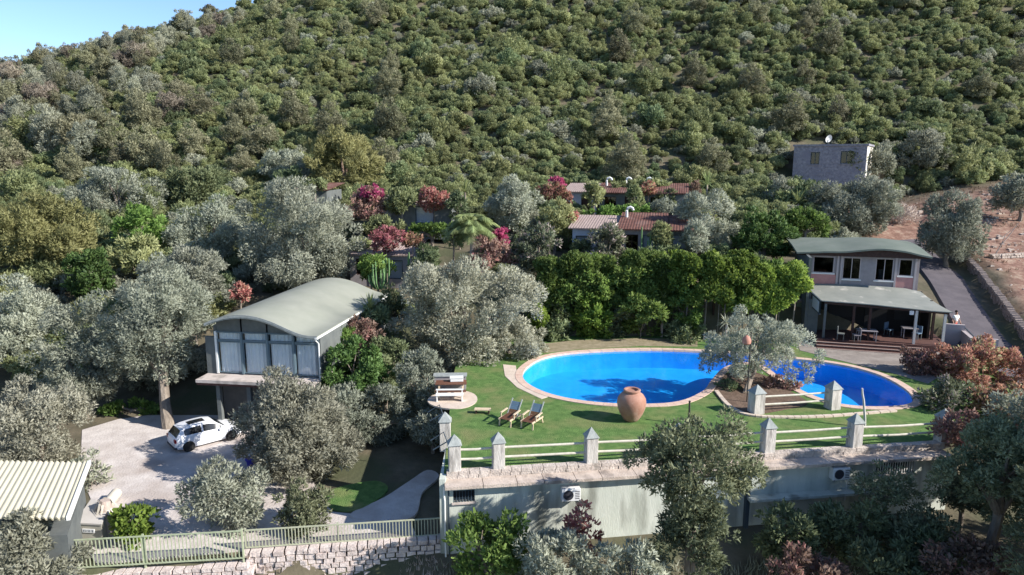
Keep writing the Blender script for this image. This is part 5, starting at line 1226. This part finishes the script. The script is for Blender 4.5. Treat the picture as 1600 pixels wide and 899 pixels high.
def cactus(px, py0, py1, Y, label, n=7):
    SEED[0] += 1; rng = np.random.default_rng(SEED[0]); c = atY(px, py1, Y); top = atY(px, py0, Y).z; t = thing('column_cactus', label, 'cactus', (c.x, Y, c.z-.8))
    for k in range(n):
        x_ = rng.uniform(-.9, .9); h = (top-c.z+.8)*rng.uniform(.45, 1); y_ = rng.uniform(-.4, .4)
        MB().tube([(x_*.4, y_*.4, 0), (x_*.9, y_, .5), (x_, y_, h*.6), (x_, y_, h-.12), (x_, y_, h)], [.045, .062, .062, .058, .015], 7).build('column', MATS['cactus'], t)
cactus(592, 402, 436, 53.0, 'cluster of green column cactus behind the hall roof', 14)
cactus(648, 386, 428, 54.0, 'taller column cactus right of the rose red bougainvillea', 12)
cactus(658, 358, 372, 62.0, 'single pale column cactus by the upper terrace', 2)
cactus(1013, 352, 398, 57.0, 'dark column cactus between the lower bungalows', 5)

# --- person walking on the lane
def skin_mesh(name, J, E, material, sub=1):
    me = bpy.data.meshes.new(name); me.from_pydata([j[0] for j in J], E, []); o = bpy.data.objects.new(name, me); C.objects.link(o)
    md = o.modifiers.new('skin', 'SKIN'); md.use_smooth_shade = True
    for v, j in zip(me.skin_vertices[0].data, J): v.radius = (j[1], j[1]) if not isinstance(j[1], tuple) else j[1]
    me.skin_vertices[0].data[0].use_root = True
    o.modifiers.new('sub', 'SUBSURF').levels = sub
    dg = bpy.context.evaluated_depsgraph_get(); m2 = bpy.data.meshes.new_from_object(o.evaluated_get(dg)); bpy.data.objects.remove(o)
    m2.name = name; m2.materials.clear(); m2.materials.append(material); return m2
def person(px, py, Y, rz):
    x = atY(px, py, Y).x; z = float(np.interp(Y, [38, 42, 46, 52, 60, 68, 80], [-.6, -.4, .2, 1.5, 3.2, 4.8, 8.8]))+.06
    t = thing('person', 'person in white shirt and red shorts walking on the lane', 'person', (x, Y, z), rz)
    J = [((0, 0, .95), (.15, .11)), ((0, 0, 1.15), (.14, .10)), ((0, .02, 1.36), (.16, .10)), ((0, .02, 1.47), (.06, .06)), ((0, -.01, 1.56), (.07, .085)), ((0, -.01, 1.68), (.075, .095)),
         ((-.19, .02, 1.38), .055), ((-.26, .06, 1.12), .043), ((-.25, -.06, .88), .033), ((-.25, -.09, .79), (.022, .04)),
         ((.19, .02, 1.38), .055), ((.27, -.02, 1.12), .043), ((.27, -.16, .92), .033), ((.27, -.2, .84), (.022, .04)),
         ((-.09, 0, .88), .095), ((-.10, -.12, .49), .06), ((-.10, -.10, .09), .04), ((-.10, -.24, .04), (.04, .03)),
         ((.09, 0, .88), .095), ((.10, .10, .49), .06), ((.10, .22, .11), .04), ((.10, .10, .04), (.04, .03))]
    E = [(0, 1), (1, 2), (2, 3), (3, 4), (4, 5), (2, 6), (6, 7), (7, 8), (8, 9), (2, 10), (10, 11), (11, 12), (12, 13), (0, 14), (14, 15), (15, 16), (16, 17), (0, 18), (18, 19), (19, 20), (20, 21)]
    for h in (9, 13):
        b = J[h][0]; sx = -1 if h == 9 else 1
        for k, (dy, l) in enumerate([(-.035, .075), (-.012, .085), (.012, .08), (.034, .065)]):
            n = len(J); J += [((b[0], b[1]+dy, b[2]-l*.6), .009), ((b[0]-sx*.01, b[1]+dy-.01, b[2]-l), .008)]; E += [(h, n), (n, n+1)]
        n = len(J); J += [((b[0]-sx*.01, b[1]-.055, b[2]+.01), .010), ((b[0]-sx*.015, b[1]-.075, b[2]-.03), .009)]; E += [(h, n), (n, n+1)]
    link_mesh('body', skin_mesh('body', J, E, MATS['skin']), t)
    J = [((0, 0, .9), (.17, .13)), ((0, 0, 1.15), (.165, .125)), ((0, .02, 1.36), (.18, .12)), ((0, .02, 1.43), (.09, .08)), ((-.19, .02, 1.38), .075), ((-.245, .05, 1.18), .065), ((.19, .02, 1.38), .075), ((.25, -.01, 1.18), .065)]
    link_mesh('shirt', skin_mesh('shirt', J, [(0, 1), (1, 2), (2, 3), (2, 4), (4, 5), (2, 6), (6, 7)], MATS['shirt']), t)
    J = [((0, 0, .97), (.165, .125)), ((0, 0, .88), (.165, .125)), ((-.095, -.01, .8), .115), ((-.10, -.10, .56), .095), ((.095, .01, .8), .115), ((.10, .08, .56), .095)]
    link_mesh('shorts', skin_mesh('shorts', J, [(0, 1), (1, 2), (2, 3), (1, 4), (4, 5)], MATS['shorts']), t)
    MB().lathe([(.0, .115), (.06, .10), (.092, .05), (.10, -.01), (.085, -.05), (.0, -.03)], 12, (0, .02, 1.68)).build('hair', MATS['hair'], t, smooth=True)
    MB().lathe([(.0, -.02), (.014, -.01), (.0, .02)], 6, (0, -.105, 1.6)).build('nose', MATS['skin'], t)
    for s in (-1, 1):
        MB().lathe([(.0, -.008), (.012, .0), (.0, .008)], 6, (s*.032, -.088, 1.635)).build('eye', MATS['hair'], t); MB().lathe([(.0, -.03), (.016, .0), (.0, .03)], 6, (s*.083, .0, 1.62)).build('ear', MATS['skin'], t)
    MB().box(-.025, .025, -.1, -.092, 1.555, 1.565).build('mouth', MATS['shorts'], t)
    for s, p in ((-1, (-.10, -.10)), (1, (.10, .22))): MB().box(p[0]-.05, p[0]+.05, p[1]-.2, p[1]+.06, .0, .07).build('shoe', MATS['shirt'], t, bevel=.02)
person(1493, 505, 47.8, R(15))
# --- bare sapling on the red field
bs = atY(1556, 385, 62); bz = T(bs.x, 62)
sap = thing('bare_sapling', 'thin bare leaning sapling on the red field', 'sapling', (bs.x, 62, bz))
MB().tube([(0, 0, -.1), (.5, 0, .9), (1.2, 0, 1.9), (1.8, 0, 2.9)], [.06, .05, .04, .02], 5).tube([(.5, 0, .9), (.8, .1, 1.8), (1.5, .1, 2.4)], [.035, .03, .015], 5).build('stem', MATS['bark_pale'], sap)

# --- scattered rocks on the red field and straw on banks
rg = np.random.default_rng(77)
m = MB(); base = sphere(rg, 8)
def rock(m, p, r):
    vs = [(p[0]+i*r*rg.uniform(.6, 1.1), p[1]+j*r*rg.uniform(.6, 1.1), p[2]+k*r*.7*rg.uniform(.6, 1.1)) for i in (-1, 1) for j in (-1, 1) for k in (-1, 1)]
    m.add(vs, [(0, 1, 3, 2), (4, 6, 7, 5), (0, 4, 5, 1), (2, 3, 7, 6), (0, 2, 6, 4), (1, 5, 7, 3)])
cnt = 0
while cnt < 900:
    y = rg.uniform(43, 88); x = float(road_x(y))+rg.uniform(3, 34)
    if red_mask(x, y) < .5: continue
    if fbm(x, y, 4) < rg.uniform(-1.2, .6): continue
    rock(m, (x, y, T(x, y)), abs(rg.normal(0, .10))+.04); cnt += 1
tag(m.build('rubble', MATS['rock']), 'scattered pale stones over the red field', 'rubble', None, 'stuff')
def tufts(name, pts, size, material, label, rng, k=7):
    P = np.repeat(np.array(pts), k, 0); n = len(P); P = P+rng.normal(0, size*.35, (n, 3))*np.array([1, 1, .05]); O = unit(rng.normal(0, .5, (n, 3))+np.array([0, 0, 1.2]))
    me = leaf_mesh(name, P, O, size, .13, rng, .9, .3, material, .5, taper=.1)
    return tag(link_mesh(name, me), label, 'grass', None, 'stuff')
pts = []
while len(pts) < 2600:
    y = rg.uniform(43, 90); x = float(road_x(y))+rg.uniform(3, 36)
    if fbm(x, y, 6) < rg.uniform(-.8, 1.0)-(.9 if y > 78 else 0): continue
    pts.append((x, y, T(x, y)))
tufts('dry_grass', pts, .26, leafmat('field_weed', (.14, .10, .06), (.34, .25, .17), .2), 'dry straw and weeds on the red field', rg, 6)
pts = []
for k in range(260):
    t = rg.uniform(); p = at(380+t*330, 862-t*22, -2.95); y = p.y-rg.uniform(.1, 1.6)
    pts.append((p.x, y, T(p.x, y) if y < p.y-.5 else -2.98))
tufts('dry_grass', pts, .17, MATS['dry'], 'dry straw on the bank below the metal fence', rg)
pts = []
for k in range(5000):
    x = rg.uniform(-24, 24); y = rg.uniform(18, 25.8)
    if x < -3 and y > 23.5: continue
    pts.append((x, y, T(x, y)))
tufts('weeds', pts, .35, MATS['maquis_grey'], 'rough weeds on the slope below the terrace', rg, 5)

# --- hillside maquis
def proto(name, rng, Rc, n, mt, size, asp, **kw):
    P, O, tb, c = crown_cloud(rng, Rc, n, **kw); P = P+np.array([0, 0, Rc[2]*.75])
    return leaf_mesh(name, P, O, size, asp, rng, material=MATS[mt], tintbias=tb, nrm=.34)
rp_ = np.random.default_rng(9)
KW = dict(K=16, sub=7, lobe=.42, subr=.45, zmin=-.35)
PROTO = [proto('bush', rp_, (1.0, 1.0, .85), 3600, 'maquis', .125, .55, **KW), proto('bush', rp_, (1.1, .95, .8), 3600, 'maquis', .125, .55, **KW), proto('bush', rp_, (1.0, 1.0, 1.0), 3600, 'maquis_dark', .125, .55, **KW),
         proto('bush', rp_, (.95, 1.1, .8), 3600, 'maquis_grey', .125, .5, **KW), proto('bush', rp_, (1.0, 1.05, 1.1), 3600, 'maquis', .125, .5, **KW), proto('bush', rp_, (1.05, .9, .75), 3600, 'olive', .125, .4, **KW)]
PW = np.array([.28, .26, .17, .10, .175, .015])
def pine_proto(rng, mt):
    return proto('pine', rng, (.62, .62, 1.0), 6500, mt, .075, .34, K=26, sub=8, lobe=.34, subr=.45, zmin=-.8)
PINES = [pine_proto(rp_, 'pine'), pine_proto(rp_, 'pine_brown'), pine_proto(rp_, 'pine'), pine_proto(rp_, 'maquis_grey')]
keep_out = [(-29, 60, 5), ]
def blocked(x, y):
    px = x/(y*cp)*F+800
    if y < 100 and x > 33 and red_mask(x, y) > .12: return True
    lx = (x-hs_c.x+.6)*math.cos(R(32))-(y-92.6)*math.sin(R(32)); ly = (x-hs_c.x+.6)*math.sin(R(32))+(y-92.6)*math.cos(R(32))
    if -1.8 < lx < 10.5 and -9 < ly < 9.6: return True
    if y < 84 and 8 < x < 22 and y > 54: return True          # bungalows right
    if 58 < y < 74 and -18 < x < -1: return True
    if y < 64 and -20 < x < 33: return True
    if x > 33 and y < 72: return True
    if x > 28 and y < 66: return True
    return False
rh = np.random.default_rng(21); pts = []
y = 62.0
while y < 240:
    step = 1.6 if y < 110 else 1.8+(y-110)*.005
    xlim0, xlim1 = -.86*y-6, .86*y+14
    for x in np.arange(xlim0, xlim1, step):
        xx = x+rh.uniform(-.45, .45)*step; yy = y+rh.uniform(-.45, .45)*step
        if blocked(xx, yy): continue
        # clearings
        if fbm(xx+40, yy, 11) > 1.05 and rh.uniform() < .55: continue
        pts.append((xx, yy))
    y += step*.9
pts = np.array(pts); N_ = len(pts)
zz = terr(pts[:, 0], pts[:, 1])-.25
dist = pts[:, 1]
sz = (.8+.8*rh.uniform(size=N_)**1.5)*np.where(rh.uniform(size=N_) > .93, 1.6, 1)*np.clip(.85+(dist-90)*.0015, .8, 1.05)*(1+.1*fbm(pts[:, 0], pts[:, 1], 20))
kind = rh.choice(len(PROTO), N_, p=PW)
rot = rh.uniform(0, 6.28, N_)
# pines thicken towards the left skyline and along the upper slope
pz = sstep(.0, .28, (-pts[:, 0]/pts[:, 1])-.32+.12*fbm(pts[:, 0], pts[:, 1], 25)+(pts[:, 1]-150)*.0009)
ispine = (rh.uniform(size=N_) < .08*pz+.014) & (pts[:, 1] > 88)
inview = (np.abs(pts[:, 0]/pts[:, 1]) < .80) & (pts[:, 1] < 205)
pine_idx = np.where(ispine & inview)[0]; pine_idx = pine_idx[rh.permutation(len(pine_idx))[:260]]
for i in pine_idx:
    s_ = rh.uniform(2.3, 3.7)
    k = int(rh.integers(len(PINES))) if pz[i] > .4 else 0
    o = link_mesh('pine_tree', PINES[k], None, (pts[i, 0], pts[i, 1], zz[i]+.6*s_*.3), rot[i]); o.scale = (s_*rh.uniform(.85, 1.2), s_*rh.uniform(.85, 1.2), s_)
    tag(o, ['olive green pine standing above the hillside scrub', 'brownish pine standing above the hillside scrub', 'olive green pine standing above the hillside scrub', 'dull grey pine standing above the hillside scrub'][k], 'pine tree', 'pines scattered over the hillside')
rest = np.array([i for i in range(N_) if i not in set(pine_idx.tolist())])
vis = rest[inview[rest]]
order = vis[np.argsort(-(sz[vis]/dist[vis]))]
near_ = order[:300]
LBL = {0: 'green maquis bush at the foot of the hillside', 1: 'green maquis bush at the foot of the hillside', 2: 'dark green maquis bush at the foot of the hillside', 3: 'grey green maquis bush at the foot of the hillside', 4: 'green maquis bush at the foot of the hillside', 5: 'silvery bush among the maquis at the foot of the hillside'}
for i in near_:
    o = link_mesh('maquis_bush', PROTO[kind[i]], None, (pts[i, 0], pts[i, 1], zz[i]), rot[i]); o.scale = (sz[i], sz[i], sz[i]*rh.uniform(.85, 1.2))
    tag(o, LBL[int(kind[i])], 'bush', 'maquis bushes at the foot of the hill')
ns = set(near_.tolist()); far = np.array([i for i in rest if i not in ns])
# low shrubs that fill the garden and the slope left of the hall
rf = np.random.default_rng(31)
feet = [(o.location.x, o.location.y, max((max(v[0] for v in ch.bound_box)-min(v[0] for v in ch.bound_box)) for ch in o.children if ch.type == 'MESH' and ch.name.startswith('wall')) if any(ch.name.startswith('wall') for ch in o.children) else 4) for o in C.objects if o.name.startswith('bungalow')]
def near_house(x, y):
    return any(fx-.8 < x < fx+fw+.8 and fy-2.6 < y < fy+6 for fx, fy, fw in feet)
fillers = []
for (xa, xb, ya, yb, n_, s0, s1, zsc) in [(-52, -21, 44, 63, 120, 1.1, 1.9, 1.0), (-20, -4, 52, 58, 26, .6, 1.0, .8), (-3, 30, 53, 57, 60, .7, 1.1, .7), (-20, 34, 62, 76, 110, .7, 1.3, .75), (14, 33, 52.5, 72, 60, .8, 1.4, .9), (-24, -5, 38.5, 44, 0, .6, .9, .8)]:
    for k in range(n_):
        x, y = rf.uniform(xa, xb), rf.uniform(ya, yb)
        if near_house(x, y): continue
        lane_gap = abs(x-float(road_x(y))) < 4.2 and y > 42
        if lane_gap or (x > 19.5 and y < 59.5 and x < 33) or red_mask(x, y) > .3: continue
        fillers.append((x, y, rf.uniform(s0, s1), zsc))
for (x, y, s_, zsc) in fillers:
    k = int(rf.choice(6, p=[.24, .2, .2, .16, .1, .1])); left_ = x < -20
    o = link_mesh('garden_shrub', PROTO[k], None, (x, y, T(x, y)-.2), rf.uniform(0, 6.28)); o.scale = (s_, s_, s_*zsc)
    col = ['green', 'green', 'dark green', 'grey green', 'green', 'silvery'][k]
    tag(o, col+(' shrub on the wooded slope left of the hall' if left_ else ' shrub between the terraces of bungalows'), 'shrub', 'shrubs on the slope left of the hall' if left_ else 'shrubs between the bungalow terraces')
# the rest of the hillside wood: one mass
me = bpy.data.meshes.new('hillside_maquis'); me.from_pydata(np.stack([pts[far, 0], pts[far, 1], zz[far]], 1).tolist(), [], [])
for nm, dt, arr in (('rz', 'FLOAT', rot[far]), ('sc', 'FLOAT', sz[far]), ('pk', 'INT', kind[far])):
    a = me.attributes.new(nm, dt, 'POINT'); a.data.foreach_set('value', arr.astype(np.float32 if dt == 'FLOAT' else np.int32))
def region(x, y):
    px = 800+F*x/(y*cp)
    if y < 84: return 'beside the upper bungalows' if px > 700 and px < 1150 else ('above the large billowing olive' if 330 < px <= 700 else ('at the far left foot of the hill' if px <= 330 else 'left of the stone house'))
    if y > 150: return 'near the skyline' if px < 420 else 'high on the hill'
    return 'on the left flank of the hill' if px < 420 else ('on the slope above the middle bungalows' if px < 1000 else ('on the slope above the stone house' if px < 1380 else 'above the red field'))
for o in C.objects:
    if o.name.startswith(('maquis_bush', 'pine_tree')) and o.type == 'MESH':
        l = o['label'].replace(' at the foot of the hillside', '').replace(' standing above the hillside scrub', '').replace(' among the maquis', '')
        o['label'] = l+' '+region(o.location.x, o.location.y)
hm = tag(link_mesh('hillside_maquis', me), 'dense green maquis scrub covering the hillside', 'scrub', None, 'stuff')
ng = bpy.data.node_groups.new('scatter_maquis', 'GeometryNodeTree')
ng.interface.new_socket('Geometry', in_out='INPUT', socket_type='NodeSocketGeometry'); ng.interface.new_socket('Geometry', in_out='OUTPUT', socket_type='NodeSocketGeometry')
gn, gl = ng.nodes, ng.links; gi = gn.new('NodeGroupInput'); go = gn.new('NodeGroupOutput')
g2i = gn.new('GeometryNodeGeometryToInstance')
store = bpy.data.collections.new('prototypes')
for k, pm in reversed(list(enumerate(PROTO))):
    po = bpy.data.objects.new('bush_prototype', pm); store.objects.link(po)
    oi = gn.new('GeometryNodeObjectInfo'); oi.inputs['Object'].default_value = po; oi.inputs['As Instance'].default_value = False
    gl.new(oi.outputs['Geometry'], g2i.inputs[0])
iop = gn.new('GeometryNodeInstanceOnPoints'); iop.inputs['Pick Instance'].default_value = True
def named(nm, dt):
    q = gn.new('GeometryNodeInputNamedAttribute'); q.data_type = dt; q.inputs['Name'].default_value = nm; return q.outputs[0]
cmb = gn.new('ShaderNodeCombineXYZ'); gl.new(named('rz', 'FLOAT'), cmb.inputs[2])
e2r = gn.new('FunctionNodeEulerToRotation'); gl.new(cmb.outputs[0], e2r.inputs[0])
gl.new(gi.outputs[0], iop.inputs['Points']); gl.new(g2i.outputs[0], iop.inputs['Instance']); gl.new(named('pk', 'INT'), iop.inputs['Instance Index']); gl.new(e2r.outputs[0], iop.inputs['Rotation']); gl.new(named('sc', 'FLOAT'), iop.inputs['Scale'])
gl.new(iop.outputs[0], go.inputs[0])
md_ = hm.modifiers.new('scatter', 'NODES'); md_.node_group = ng
print('hill plants', N_, 'pines', len(pine_idx), 'far', len(far))
